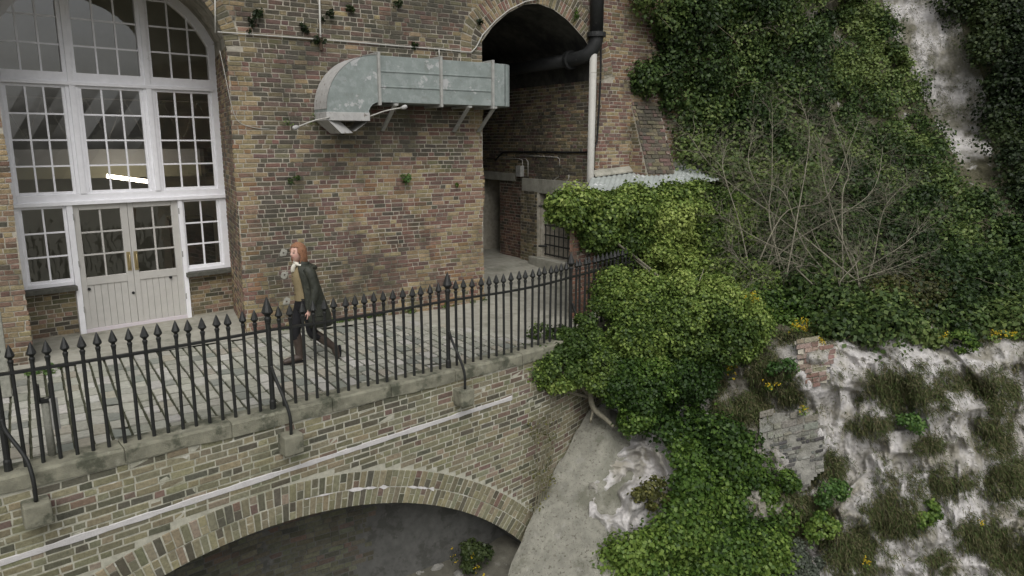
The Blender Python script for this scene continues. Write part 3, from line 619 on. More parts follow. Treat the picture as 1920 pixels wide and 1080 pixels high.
# inside of the arch: vault, back wall, floor of earth
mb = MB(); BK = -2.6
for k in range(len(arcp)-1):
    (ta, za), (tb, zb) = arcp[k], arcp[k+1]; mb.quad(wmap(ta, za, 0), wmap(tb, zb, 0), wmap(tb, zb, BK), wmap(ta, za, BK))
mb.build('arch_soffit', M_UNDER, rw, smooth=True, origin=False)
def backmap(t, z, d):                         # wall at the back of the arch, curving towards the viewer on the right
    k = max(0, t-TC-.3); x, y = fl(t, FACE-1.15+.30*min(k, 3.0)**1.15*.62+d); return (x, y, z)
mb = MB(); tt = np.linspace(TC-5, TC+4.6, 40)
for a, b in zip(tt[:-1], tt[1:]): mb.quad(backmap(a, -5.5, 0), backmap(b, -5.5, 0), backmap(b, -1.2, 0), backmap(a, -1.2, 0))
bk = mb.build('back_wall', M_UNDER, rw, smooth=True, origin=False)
brick_set(bk, lay(TC-4.6, TC+2.0, -4.3, -1.4, lambda z: [(TC-4.6, TC+1.25+random.choice((0, .11, .22))+.5*n1(0, z, 0, 2)+.25*(z+2.5))], course=.076, joint=.012), lambda t, z, d: backmap(t, z+.03*(t-TC), d), lambda t, z: shade(pick([((.105, .102, .072), .55), ((.08, .075, .055), .25), ((.11, .082, .065), .08), ((.065, .065, .052), .12)])), mat('arch_brick_shaded', attr=True, rough=.92, var=.3, vscale=26, stains=[((.07, .075, .06), 1.0, .5, .7, .6)], bump=.5, bscale=80), 0, 'back_brick', (.002, .008))  # brick colours darkened to paint in the shade under the arch
# stay blocks
POST_T = [fl_t(-2.97), fl_t(-.42), fl_t(2.12), fl_t(4.58), fl_t(7.07), fl_t(9.45)]
for k, t in enumerate(POST_T[1:4]):
    tb = t+.10+(.06 if k == 0 else 0); mb = MB(); mb.box((tb-.115, -.47, -.05), (tb+.115, -.24, .19), lambda a, z, d: wmap(a+random.uniform(-.008, .008), z+random.uniform(-.012, .012), d+random.uniform(-.006, .006)))
    mb.build('stay_block', M_COPE, rw, bevel=.018)
# ================================================================== THE FENCE
fn = tag(empty('railing_fence', (*fl(fl_t(2.12)), .03)), 'black iron railing of spear-topped pickets along the terrace edge', 'fence')
mp = MB(); mp.lathe([(.0185, 0), (.0185, 1.0), (.022, 1.005), (.022, 1.02), (.026, 1.03), (.026, 1.045), (.017, 1.055), (.020, 1.065), (.041, 1.085), (.043, 1.095), (.034, 1.12), (.018, 1.165), (.003, 1.20)], (0, 0, 0), 8)
pk = mp.build('picket', M_IRON, fn, smooth=False, base=(0, 0, 0)); pmesh = pk.data
bpy.data.objects.remove(pk)
mp = MB(); mp.lathe([(.036, 0), (.036, .10), (.029, .12), (.029, 1.02), (.034, 1.03), (.034, 1.05), (.040, 1.06), (.040, 1.085), (.028, 1.10), (.034, 1.115), (.062, 1.145), (.064, 1.16), (.05, 1.20), (.026, 1.27), (.004, 1.33)], (0, 0, 0), 10)
po = mp.build('post', M_IRON, None, base=(0, 0, 0)); postmesh = po.data; bpy.data.objects.remove(po)
def place(name, me, t, rz=0):
    o = bpy.data.objects.new(name, me); x, y = fl(t); o.location = (x, y, .03+random.uniform(-.006, .006)); o.rotation_euler = (random.uniform(-.012, .012), random.uniform(-.012, .012), random.uniform(0, .8)); put(o, fn)
RZ = .935
for k in range(len(POST_T)-1):
    a, b = POST_T[k], POST_T[k+1]
    place('post', postmesh, b)
    for j in range(1, 18):
        tt_ = a+(b-a)*j/18+random.uniform(-.004, .004)
        u, v, d = pix((*fl(tt_), .6))
        if u > -420: place('picket', pmesh, tt_)
    mb = MB(); P = [fl(a+(b-a)*i/8) for i in range(9)]
    if True:
        vs = []
        for i in range(9):
            t_ = a+(b-a)*i/8; sag = -.012*math.sin(math.pi*i/8)
            for d_, z_ in ((.024, -.012), (.024, .012), (-.024, .012), (-.024, -.012)): x, y = fl(t_, d_); vs.append((x, y, .03+RZ+z_+sag))
        mb.add(vs, [(i*4+j, i*4+(j+1) % 4, i*4+4+(j+1) % 4, i*4+4+j) for i in range(8) for j in range(4)]); mb.build('rail', M_IRON, fn)
for k, t in enumerate(POST_T[1:5]):
    tb = t+.10+(.06 if k == 0 else 0); top = .55
    P = crspline([(*fl(t, .03), top), (*fl(t+.02, .06), top-.12), (*fl(tb-.03, .17), .18), (*fl(tb, FACE+.115), -.02), (*fl(tb, FACE+.12), -.24)], 6)
    mb = MB(); mb.tube(P, .019, 8); mb.build('stay', M_IRON, fn, smooth=True)
# ================================================================== THINGS ON THE FACADE
# --- ventilation duct
YD = 11.38
du = tag(empty('ventilation_duct', (5.8, 11.7, 3.4)), 'peeling pale green sheet metal ventilation duct bracketed high on the brick wall', 'duct')
zt_, zb_, xl, xr = 4.43, 3.70, 4.91, 7.40
def xsec(poly, name, y0=YD, y1=YW-.03, m=M_DUCT, bevel=.008):
    mb = MB(); mb.prism([(a, y0, b) for a, b in poly], (0, y1-y0, 0)); return mb.build(name, m, du, bevel=bevel)
for a, b in ((4.93, 6.05), (6.06, 7.08), (7.09, 7.35)): xsec([(a, zb_), (b, zb_), (b, zt_), (a, zt_)], 'duct_section')
mb = MB(); vs = []
for k in range(9):                               # last section turns into the passage
    a = math.pi/2*k/8; cx, cy = 7.36, YD+.55; vs += [(cx+.27*math.sin(a), cy-.55*math.cos(a), zb_), (cx+.27*math.sin(a), cy-.55*math.cos(a), zt_-.03*k/8)]
n = 9; vs += [(7.63, 14.2, zb_), (7.63, 14.2, zt_-.03), (7.36, 14.2, zb_), (7.36, 14.2, zt_-.03), (7.36, YD+.01, zb_), (7.36, YD+.01, zt_)]
mb.add(vs, [(2*k, 2*k+2, 2*k+3, 2*k+1) for k in range(n)] + [(18, 20, 21, 19), (20, 22, 23, 21), tuple(range(0, 20, 2))+(20, 22), tuple(range(1, 21, 2))+(21, 23)]); mb.build('duct_elbow', M_DUCT, du)
bend = [(4.93, zt_)] + [(xl-.86*math.sin(a), 3.58+.85*math.cos(a)) for a in np.linspace(0, math.pi/2, 14)] + [(4.05, 3.50), (4.74, 3.50)] + [(4.93-.19*math.cos(a), 3.51+.19*math.sin(a)) for a in np.linspace(0, math.pi/2, 6)]
xsec(bend, 'duct_bend', bevel=0)
for k in range(1, 14):                            # curved outer skin as folded strips
    a0, a1 = math.pi/2*(k-1)/13, math.pi/2*k/13; mb = MB()
    q = [(xl-.866*math.sin(a), 3.58+.856*math.cos(a)) for a in (a0, a1)]
    mb.quad((q[0][0], YD-.006, q[0][1]), (q[1][0], YD-.006, q[1][1]), (q[1][0], YW-.03, q[1][1]), (q[0][0], YW-.03, q[0][1]))
    if k == 1: sk = mb
    else: sk.add(mb.v, [(0, 1, 2, 3)])
sk.build('outer_skin', M_DUCTW, du)
mb = MB(); mb.box((4.035, YD-.012, 3.40), (4.755, YW-.03, 3.53)); mb.build('outlet_collar', M_DUCTW, du, bevel=.006)
for x in (4.93, 6.055, 7.085):
    mb = MB(); mb.box((x-.022, YD-.045, zb_-.05), (x+.022, YW-.02, zt_+.05)); mb.build('flange', M_STEEL, du, bevel=.004)
for z in (3.95, 4.19):
    for a, b in ((4.96, 6.03), (6.08, 7.06)): mb = MB(); mb.box((a, YD-.012, z-.012), (b, YD+.01, z+.012)); mb.build('swage_rib', M_DUCT, du, bevel=.005)
mb = MB(); mb.add([(4.06, YD+.0, 3.40), (4.06, YW-.05, 3.40), (4.26, YW-.15, 3.20), (4.26, YD-.02, 3.20), (4.50, YD+.1, 3.21), (4.30, YD+.15, 3.40)], [(0, 1, 2, 3), (0, 3, 4, 5)]); mb.build('louvre_flap', M_DUCTW, du)
mb = MB(); mb.add([(4.74, YD+.02, 3.40), (4.74, YW-.06, 3.40), (4.52, YW-.1, 3.24), (4.52, YD+.05, 3.24)], [(0, 1, 2, 3)]); mb.build('louvre_flap', M_DUCTW, du)
for x in (5.22, 6.62, 7.14):
    mb = MB(); mb.prism([(x-.03, YD+.06, 3.67), (x+.03, YD+.06, 3.67), (x+.03, YD+.0, 3.67), (x-.03, YD, 3.67)], (0, .56, -.42)); mb.build('bracket_strut', M_STEEL, du)
    mb = MB(); mb.box((x-.035, YD-.02, 3.655), (x+.035, YW-.02, 3.69)); mb.build('bracket_arm', M_STEEL, du)
# --- lamps on arms
def arm_lamp(p, q, label):
    t = tag(empty('arm_lamp', tuple(p)), label, 'lamp'); mb = MB(); mb.tube(crspline([p, (np.array(p)+q)/2+np.array([0, 0, .02]), q], 5), .011, 6); mb.build('arm', M_PIPEW, t, smooth=True)
    d = (np.array(q)-p)/np.linalg.norm(np.array(q)-p); mb = MB(); mb.tube([q-d*.02, q+d*.02, q+d*.06, q+d*.085], [.018, .034, .036, .02], 10); mb.build('lamp_head', M_DUCTW, t, smooth=True)
arm_lamp(onY(618, 220, YD-.02), onY(558, 238, 11.2), 'small pale lamp on a rod reaching out beyond the duct outlet')
arm_lamp(onY(694, 218, YD-.02), onY(754, 202, 11.1), 'small pale lamp on a curved rod under the straight duct')
# --- conduits
def cond(pts, r, m, label, name='conduit', n=6, sp=0, cat='conduit'):
    P = crspline(pts, sp) if sp else pts; mb = MB(); mb.tube(P, r, n); return tag(mb.build(name, m, smooth=True), label, cat)
yc = YW-.035
P = [onY(u, v, yc) for u, v in ((408, 60), (520, 68), (640, 77), (745, 86), (823, 92), (870, 97), (884, 98), (893, 88), (905, 65), (930, 38), (955, 18), (985, 3), (1010, -2))]
cond(P, .012, M_PIPEW, 'thin pale conduit running across the upper wall and over the passage arch')
cond([onY(403, -20, yc), onY(404, 62, yc)], .012, M_PIPEW, 'short pale conduit running down beside the arched window head')
cond([onY(598, -30, yc), onY(601, 72, yc), onY(602, 80, yc)], .016, M_PIPEW, 'pale vertical conduit dropping to a rusty stub above the duct')
mb = MB(); mb.tube([onY(601, 70, yc), onY(603, 94, yc)], .032, 8); tag(mb.build('pipe_stub', mat('rust', (.10, .07, .05), .9, var=.3)), 'rusty dark pipe stub at the foot of the vertical conduit', 'pipe')
P = [onY(u, v, YW-.02) for u, v in ((412, 95), (424, 150), (436, 205), (450, 230), (480, 240), (505, 242))]
cond(P, .005, M_PIPEW, 'thin loose pale wire hanging across the brickwork beside the window', sp=5, cat='wire', name='wire')
cond([onY(823, 92, yc), onY(824, 112, yc)], .012, M_PIPEW, 'short pale conduit branch dropping onto the duct flange')
# --- pipes at the passage corner
pc = onY(1110, 230, 11.88); px_, py_ = pc[0], 11.88
mb = MB(); mb.tube([(px_-.03, py_, .1), (px_-.0, py_, 4.80)], .075, 14); tag(mb.build('downpipe', M_PIPEW, smooth=True), 'pale grey vertical downpipe at the right side of the passage arch', 'pipe')
bp_ = tag(empty('soil_pipe', (px_+.04, py_, 4.6)), 'fat black pipe dropping to an elbow that runs into the passage arch', 'pipe')
mb = MB(); mb.tube([(px_+.05, py_-.02, 5.2), (px_+.05, py_-.02, 7.2)], .135, 16); mb.build('vertical_pipe', M_PIPEB, bp_, smooth=True)
mb = MB(); mb.tube([(px_+.05, py_-.02, 5.13), (px_+.05, py_-.02, 5.22)], .19, 16); mb.build('flange', M_PIPEB, bp_)
P = crspline([(px_+.05, py_-.02, 5.14), (px_+.03, py_, 4.98), (px_-.05, py_+.12, 4.80), (px_-.12, py_+.4, 4.74), (px_-.14, py_+.55, 4.73)], 5); mb = MB(); mb.tube(P, .14, 16); mb.build('elbow', M_PIPEB, bp_, smooth=True)
mb = MB(); mb.tube([(px_-.14, py_+.52, 4.73), (px_-.14, py_+.62, 4.73)], .19, 16); mb.build('flange', M_PIPEB, bp_)
mb = MB(); mb.tube([(px_-.14, py_+.55, 4.73), (px_-.2, py_+4.5, 4.70)], .135, 16); mb.build('horizontal_pipe', M_PIPEB, bp_, smooth=True)
P = [(px_+.17, py_, 5.3), (px_+.20, py_, 4.4), (px_+.17, py_+.02, 3.3), (px_+.15, py_+.03, 3.05), (px_+.03, py_+.05, 2.88), (PXR-.04, 12.3, 2.86), (PXR-.03, 13, 2.85), (PXR-.03, pp(955, 284)[0], 2.84), (PXR-.03, pp(942, 286)[0], 2.79), (PXR-.03, pp(931, 300)[0], 2.62)]
cond(P, .022, M_CABLE, 'thick black cable down the passage corner and along the passage wall', sp=6, cat='cable', name='cable')
def pwp(u, v): y, z = pp(u, v); return (PXR-.03, y, z)
cond([pwp(915, 297), pwp(975, 297.5), pwp(981, 300), pwp(982, 312)], .010, M_PIPEW, 'pale conduit running to the top of the grey junction box')
cond([pwp(980, 297), pwp(988, 298), pwp(992, 303), pwp(992, 331)], .010, M_PIPEW, 'pale conduit dropping beside the grey junction box')
cond([pwp(970, 292), pwp(1020, 293), pwp(1047, 295), pwp(1051, 298), pwp(1051, 330), pwp(1040, 338), pwp(1039, 362)], .010, M_PIPEW, 'pale conduit stepping down over the concrete gate lintel')
cond([pwp(1069, 328), pwp(1068, 336), pwp(1058, 343), pwp(1057, 362)], .010, M_PIPEW, 'short bent pale conduit in front of the gate lintel')
y, z = pp(979, 320); mb = MB(); mb.box((PXR-.12, y-.10, z-.14), (PXR-.005, y+.10, z+.12)); tag(mb.build('junction_box', M_STEEL, bevel=.012), 'small grey junction box on the passage wall', 'box')
# --- timber and metal posts standing on the terrace
p = onZ(12, 742, 0); mb = MB(); mb.box((p[0]-.07, p[1]-.05, -.01), (p[0]+.06, p[1]+.05, 1.05)); tag(mb.build('gate_post', M_WOOD, bevel=.012), 'weathered grey square post standing on the terrace by the brick pier', 'post')
p = onZ(99, 858, 0); t = tag(empty('bollard_post', (p[0], p[1], 0)), 'short grey post with a metal bracket just inside the railing', 'post')
mb = MB(); mb.tube([(p[0], p[1], 0), (p[0]-.005, p[1], .62)], .036, 10); mb.build('shaft', M_WOOD, t, smooth=True)
mb = MB(); mb.box((p[0]-.055, p[1]-.04, .60), (p[0]-.035, p[1]+.04, .76)); mb.box((p[0]+.035, p[1]-.04, .60), (p[0]+.055, p[1]+.04, .76)); mb.box((p[0]-.055, p[1]-.04, .58), (p[0]+.055, p[1]+.04, .62)); mb.build('fork', M_IRON, t, bevel=.004)
mb = MB(); mb.box((p[0]+.03, p[1]-.06, .30), (p[0]+.10, p[1]-.03, .62)); mb.build('bracket', M_STEEL, t, bevel=.006)
# ================================================================== SHED
sh = tag(empty('shed', (9.5, 11, 0)), 'small red brick shed with sloping corrugated roof swamped by ivy', 'shed')
S0 = np.array([7.78, 9.97, 0.]); SE = np.array([math.cos(math.radians(11)), math.sin(math.radians(11)), 0]); SN = np.array([SE[1], -SE[0], 0])
def shm(x, z, d): p = S0+SE*x+SN*d; return (p[0], p[1], z)
mb = MB(); mb.add([shm(0, -.1, 0), shm(4.6, -.1, 0), shm(4.6, 2.12, 0), shm(0, 2.12, 0), (9.97, 11.95, -.1), (9.97, 11.95, 2.35)], [(0, 1, 2, 3), (0, 3, 5, 4)]); sw = mb.build('shed_wall', M_MORTAR, sh, origin=False)
brick_set(sw, lay(0, 3.4, -.05, 2.1, lambda z: [(0, 3.4)], L=.215), lambda x, z, d: shm(x, z, d+.002), lambda x, z: shade(pick([((.30, .155, .105), .5), ((.23, .13, .10), .3), (PNK, .12), (SOO, .08)])), M_BRICK, 60, 'brick')
mb = MB(); nx, ny = 150, 8; vs = []
F0, F1 = np.array([8.25, 10.2, 2.17]), np.array([12.6, 10.8, 2.26]); B0, B1 = np.array([9.9, 11.97, 2.36]), np.array([14.2, 11.97, 2.68])
for i in range(nx+1):
    f = F0+(F1-F0)*i/nx; b = B0+(B1-B0)*i/nx; wv = .011*math.sin(i*2*math.pi/5.0)
    for j in range(ny+1): q = f+(b-f)*j/ny; vs.append((q[0], q[1], q[2]+wv+.02*math.sin(j*1.3+i*.05)))
mb.add(vs, [(i*(ny+1)+j, (i+1)*(ny+1)+j, (i+1)*(ny+1)+j+1, i*(ny+1)+j+1) for i in range(nx) for j in range(ny)]); mb.build('corrugated_roof', M_ROOF, sh, smooth=True, origin=False)
mb = MB(); mb.prism([tuple(B0+[0, -.1, .0]), tuple(B1+[0, -.1, 0]), tuple(B1+[0, .02, .1]), tuple(B0+[0, .02, .1])], (0, .0, .03)); mb.build('mortar_flashing', M_CONC, sh)
# ================================================================== CLIFF
def in_poly(p, poly):
    x, y = p; c = False; j = len(poly)-1
    for i in range(len(poly)):
        xi, yi = poly[i]; xj, yj = poly[j]
        if (yi > y) != (yj > y) and x < (xj-xi)*(y-yi)/(yj-yi)+xi: c = not c
        j = i
    return c
CP = [(1130, 820, 12.2), (1220, 880, 11.45), (1165, 1000, 11.1), (1050, 1080, 11.1), (1300, 800, 12.0), (1300, 1000, 11.5), (1300, 1200, 11.1), (1500, 800, 11.8), (1500, 1000, 11.45), (1700, 800, 11.85), (1700, 1000, 11.5), (1900, 800, 12.0), (1900, 1000, 11.6),
      (1530, 650, 12.0), (1700, 640, 12.2), (1900, 620, 12.5), (1300, 690, 12.5), (1400, 590, 13.1), (1600, 550, 13.6), (1850, 550, 14.0), (1550, 400, 15.2), (1800, 400, 16.2), (1930, 350, 17.2), (1300, 450, 15.6), (1250, 550, 14.3), (1300, 300, 17.0), (1300, 100, 17.6), (1200, 100, 17.6),
      (1500, 150, 17.6), (1500, -200, 19), (1700, 50, 20.2), (1760, 220, 19.6), (1850, 100, 19), (1930, -100, 20.5), (1150, 600, 14.8), (1150, 350, 17.2), (2300, 800, 12.5), (2300, 400, 17), (2300, 0, 20), (1100, 1500, 10.3), (1700, 1500, 10.7), (2300, 1500, 11), (1200, -450, 19.5), (2300, -450, 22)]
CPa = np.array(CP, float); XY = CPa[:, :2]/500
def _tps(r2): return np.where(r2 > 1e-12, .5*r2*np.log(np.maximum(r2, 1e-12)), 0)
_n = len(CPa); K = _tps(((XY[:, None]-XY[None])**2).sum(-1))+np.eye(_n)*2e-3; Pm = np.c_[np.ones(_n), XY]
A_ = np.zeros((_n+3, _n+3)); A_[:_n, :_n] = K; A_[:_n, _n:] = Pm; A_[_n:, :_n] = Pm.T; W_ = np.linalg.solve(A_, np.r_[CPa[:, 2], 0, 0, 0])
def cliffD(uv):
    q = np.atleast_2d(np.asarray(uv, float))/500; return _tps(((q[:, None]-XY[None])**2).sum(-1))@W_[:_n] + np.c_[np.ones(len(q)), q]@W_[_n:]
def rays(uv): uv = np.atleast_2d(uv); return FW[None]+RT[None]*((uv[:, :1]-960)/FPX)+UP[None]*((540-uv[:, 1:2])/FPX)
VEG = [(1690, 735, 105, 50), (1640, 795, 60, 25), (1800, 715, 40, 35), (1880, 730, 70, 50), (1870, 820, 48, 60), (1740, 835, 40, 20), (1780, 905, 140, 40), (1890, 900, 55, 55), (1660, 965, 70, 60), (1850, 1010, 80, 50), (1900, 1050, 60, 50), (1560, 880, 42, 70), (1520, 950, 70, 90), (1590, 1030, 80, 60), (1430, 690, 50, 50), (1395, 760, 55, 45), (1480, 745, 30, 26), (1760, 1050, 40, 30), (1345, 720, 40, 30), (1980, 700, 60, 40), (2020, 800, 60, 50), (1980, 960, 70, 60), (2080, 900, 60, 60), (2060, 1040, 70, 50)]
def vegmask(uv):
    uv = np.atleast_2d(uv); m = np.zeros(len(uv))
    for a, b, c, d in VEG: m = np.maximum(m, 1.35-np.sqrt(((uv[:, 0]-a)/c)**2+((uv[:, 1]-b)/d)**2))
    m = m - .32 + 1.2*(fbm(np.c_[uv/55., np.zeros(len(uv))], 4)-.5) + 1.3*(fbm(np.c_[uv/14., np.zeros(len(uv))+4], 3)-.5)
    m = np.maximum(m, np.clip((650-uv[:, 1])/25+1.6*(fbm(np.c_[uv/40., np.ones(len(uv))], 3)-.5), 0, 1)*(uv[:, 1] < 690))
    return np.clip(m, 0, 1)
def cliffP(uv):
    uv = np.atleast_2d(np.asarray(uv, float)); D = cliffD(uv); r = rays(uv); P = CAM+r*D[:, None]
    low = np.clip((uv[:, 1]-560)/120, .35, 1)
    W = P+.35*(np.c_[fbm(P*1.3+2, 2), fbm(P*1.3+31, 2), fbm(P*1.3+57, 2)]-.5)
    rdg = lambda q, o: 1-np.abs(fbm(q, o)*2-1)
    disp = (.85*(fbm(W*.75, 3)-.5) + .40*(rdg(W*1.3+5, 3)-.75) + .18*(rdg(W*np.array([4.2, 4.2, 2.2])+11, 3)-.7) + .30*(rdg(W*np.array([2.6, 2.6, .9])+23, 3)-.75) + .07*(rdg(P*9, 3)-.7))*low
    stp = vnoise(W*np.array([2.2, 2.2, 3.0])+9); disp = disp+.16*low*np.clip((stp-.5)*9, 0, 1)
    return P - r*disp[:, None]
ug = np.r_[np.linspace(1105, 1945, 400), np.linspace(1960, 2350, 24)]; vg = np.r_[np.linspace(-450, -20, 30), np.linspace(-14, 600, 150), np.linspace(603, 1100, 260), np.linspace(1110, 1500, 40)]; nu, nv = len(ug), len(vg); UVG = np.array([(u, v) for v in vg for u in ug])
PG = cliffP(UVG); vm = vegmask(UVG)
STREAK = [(1640, -60), (1775, -60), (1805, 60), (1845, 150), (1860, 290), (1800, 310), (1755, 230), (1705, 130), (1665, 40)]
inS = np.array([v < 320 and u > 1630 and in_poly((u, v), STREAK) for u, v in UVG]); vm[inS] = np.clip(.3+3.6*(fbm(PG[inS]*1.8, 4)-.5), 0, .85)
idx = np.arange(nu*nv).reshape(nv, nu); FQ = np.c_[idx[:-1, :-1].ravel(), idx[1:, :-1].ravel(), idx[1:, 1:].ravel(), idx[:-1, 1:].ravel()]
ch = fbm(PG*1.7+3, 4)[:, None]; ch2 = fbm(PG*5+40, 4)[:, None]; c_chalk = np.array([.50, .482, .47]); c_tan = np.array([.27, .25, .195]); c_soil = np.array([.085, .08, .05])
up_ = np.clip((560-UVG[:, 1:2])/80, 0, 1); run = np.clip((fbm(PG*np.array([5, 5, 1.0])+77, 4)[:, None]-.5)*4, 0, .7)
k1 = np.clip((ch-.50)*3.2+(ch2-.5)*2.2-.5*up_, 0, .85); cc = c_chalk*(1-k1)+c_tan*k1
bank = np.clip(1-np.abs(UVG[:, :1]-1400)/110, 0, 1)*np.clip((UVG[:, 1:2]-600)/60, 0, 1); bank = np.clip(bank*1.4, 0, .75); cc = cc*(1-bank)+c_tan*.75*bank
cc = cc*(1-run)+np.array([.21, .20, .165])*run; cc = cc*(1-vm[:, None])+c_soil*vm[:, None]
cliff = tag(npmesh('chalk_cliff', PG, FQ, M_CHALK, cc, False), kind='structure')
# concrete faced abutment between wall and rock
SA, SB, SG = np.array(onD(1106, 768, 12.15)), np.array(onD(955, 1085, 10.75)), np.array(onD(1200, 1000, 10.6))
sn = np.cross(SB-SA, SG-SA); sn /= np.linalg.norm(sn); sn = sn if sn@(CAM-SA) > 0 else -sn
def onS(u, v): d = ray(u, v); return CAM+d*(((SA-CAM)@sn)/(d@sn))
edge = [(1106, 765), (1066, 838), (1025, 912), (992, 985), (950, 1085), (900, 1250)]; right = [(1165, 760), (1205, 850), (1200, 930), (1215, 1010), (1260, 1085), (1300, 1250)]
E1 = crspline([(*e, 0) for e in edge], 8); E2 = crspline([(*e, 0) for e in right], 8); mb = MB(); vs = []; ns = 20
for a, b in zip(E1, E2):
    for j in range(ns+1):
        q = a+(b-a)*j/ns; q = q+np.array([9*(n1(q[1]*.06, j*.0, 2, 1, 3)-.5)*(1-j/ns), 0, 0]); p = onS(q[0], q[1]); k = n1(*p, s=1.6, o=4)-.5; p = p+sn*(.14*k+.05*(n1(*p, s=6, o=3)-.5)-.05*max(0, j-ns+9)*(1+.8*k)); vs.append(p)
m_ = len(E1); mb.add(vs, [(i*(ns+1)+j, i*(ns+1)+j+1, (i+1)*(ns+1)+j+1, (i+1)*(ns+1)+j) for i in range(m_-1) for j in range(ns)])
ed = [i*(ns+1) for i in range(m_)]
mb.add([vs[i] for i in ed]+[np.array(vs[i])-sn*.6+np.array([-.0, .3, 0]) for i in ed], [(i, i+1, m_+i+1, m_+i) for i in range(m_-1)])
tag(mb.build('concrete_abutment', M_SLAB, smooth=True, origin=False), 'sloping grey concrete abutment between the arch and the chalk', 'abutment')
# earth floor under the arch
mb = MB(); nx, ny = 50, 30; vs = []
for i in range(nx+1):
    for j in range(ny+1):
        x = -1+9*i/nx; y = 7.2+4.2*j/ny; vs.append((x, y, -3.55+.10*max(0, x-2.5)+.12*max(0, y-8.5)+.25*(n1(x, y, 1, 1.3, 4)-.5)))
mb.add(vs, [(i*(ny+1)+j, (i+1)*(ny+1)+j, (i+1)*(ny+1)+j+1, i*(ny+1)+j+1) for i in range(nx) for j in range(ny)])
tag(mb.build('earth_floor', M_EARTH, smooth=True, origin=False), kind='structure')
def stone(name, c, r, m, label, group, seed):
    bm = bmesh.new(); bmesh.ops.create_icosphere(bm, subdivisions=1+seed % 2, radius=1); rr_ = random.Random(seed); sx, sy, sz = [rr_.uniform(.7, 1.2) for _ in range(3)]
    for v in bm.verts: k = .5+1.0*n1(v.co.x+seed*3.7, v.co.y+seed, v.co.z, 1.9); v.co = Vector((v.co.x*sx*k*r, v.co.y*sy*k*r, v.co.z*sz*k*r*.8))
    me = bpy.data.meshes.new(name); bm.to_mesh(me); bm.free(); me.materials.append(m); o = bpy.data.objects.new(name, me); o.location = Vector([float(x) for x in c]); put(o); return tag(o, label, 'stone', group)
M_RUB = mat('rubble', (.22, .215, .195), .95, var=.3, vscale=12, bump=.6)
for k in range(26):
    u, v = random.gauss(790, 40), random.uniform(1010, 1075); p = onZ(u, v, -3.25); stone('rubble_stone', (p[0], p[1], -3.53+.10*max(0, p[0]-2.5)+.12*max(0, p[1]-8.5)), random.uniform(.03, .11), M_RUB, 'loose grey rubble stone on the earth floor under the arch', 'rubble under the arch', k)
# fragment of brick pier and patch of flint walling on the cliff
def face_frame(u, v, D, rot=0.):
    P0 = np.array(onD(u, v, D)); e1 = RT.copy(); dn = np.array([FW[0], FW[1], 0]); dn /= np.linalg.norm(dn)
    e1 = RT*math.cos(rot)+dn*math.sin(rot); nn = np.array([e1[1], -e1[0], 0]); nn = nn if nn@(CAM-P0) > 0 else -nn
    return P0, e1, nn
def hug(u, v, off): return np.array(onD(u, v, float(cliffD((u, v))[0])-off))
def patch(mb, poly, off, sp=8):
    us = [p[0] for p in poly]; vs_ = [p[1] for p in poly]
    for u in np.arange(min(us), max(us), sp):
        for v in np.arange(min(vs_), max(vs_), sp):
            if in_poly((u+sp/2, v+sp/2), poly): mb.quad(hug(u, v, off), hug(u+sp, v, off), hug(u+sp, v+sp, off), hug(u, v+sp, off))
bf = tag(empty('brick_remnant', tuple(hug(1525, 725, .1))), 'broken remnant of a red brick pier on top of the chalk face', 'brick pier')
RP = [(1490, 640), (1520, 634), (1560, 646), (1568, 664), (1552, 690), (1555, 712), (1530, 726), (1500, 716), (1494, 690), (1502, 668)]; OF = .34
mb = MB(); patch(mb, RP, OF, 6); mb.build('core', M_MORTAR, bf, origin=False)
def rmp(x, z, d): return tuple(hug(1480+x, 740-z-.16*(x-20)+.1*math.sin(z*.3), OF+d+.004+.0012*max(0, 40-x)))
brick_set(bf, [r for r in lay(0, 100, 0, 110, lambda z: [(5, 100)], course=9.6, joint=1.6, L=27, minw=6) if in_poly((1480+(r[0]+r[1])/2, 740-(r[2]+r[3])/2-.16*((r[0]+r[1])/2-20)), RP)], rmp, lambda x, z: shade(pick([((.19, .12, .10), .5), ((.22, .165, .135), .3), ((.22, .195, .14), .2)])), M_BRICK, 80, 'brick', (.0, .035))
fl_w = tag(empty('flint_walling', tuple(hug(1480, 930, .1))), 'patch of grey flint block walling set into the cliff below the brick remnant', 'wall')
FP = [(1424, 790), (1440, 772), (1478, 778), (1500, 762), (1530, 790), (1548, 800), (1540, 850), (1545, 880), (1520, 905), (1500, 935), (1470, 915), (1455, 880), (1430, 850)]; OF2 = .26
mb = MB(); patch(mb, FP, OF2-.005, 6); mb.build('core', mat('flint_mortar', (.22, .215, .19), .95, var=.4, vscale=10, stains=[((.12, .12, .09), 4, .5, .65, .7)], bump=.8), fl_w, origin=False)
def fmp(x, z, d): return tuple(hug(1410+x, 945-z-.22*(x-60), OF2+d))
def fcl(x, z): return shade(pick([((.07, .07, .068), .45), ((.13, .128, .115), .35), ((.20, .195, .17), .2)]), .3) if z < 120 else shade(((.19, .185, .155)), .2)
flr = [r for r in lay(0, 150, 0, 128, lambda z: [(0, 150)], course=7.5, joint=2.0, L=15, minw=4)+lay(0, 150, 129, 190, lambda z: [(0, 150)], course=14, joint=2.2, L=26, minw=5)]
brick_set(fl_w, [r for r in flr if in_poly((1410+(r[0]+r[1])/2, 945-(r[2]+r[3])/2-.22*((r[0]+r[1])/2-60)), FP) and n1((r[0]+r[1])/2, (r[2]+r[3])/2, 3, .05, 2) > .37], fmp, fcl, mat('flint', attr=True, rough=.85, var=.4, vscale=30, stains=[((.10, .10, .07), 4, .52, .66, .6)], bump=.8), 200, 'flint_block', (.0, .03))
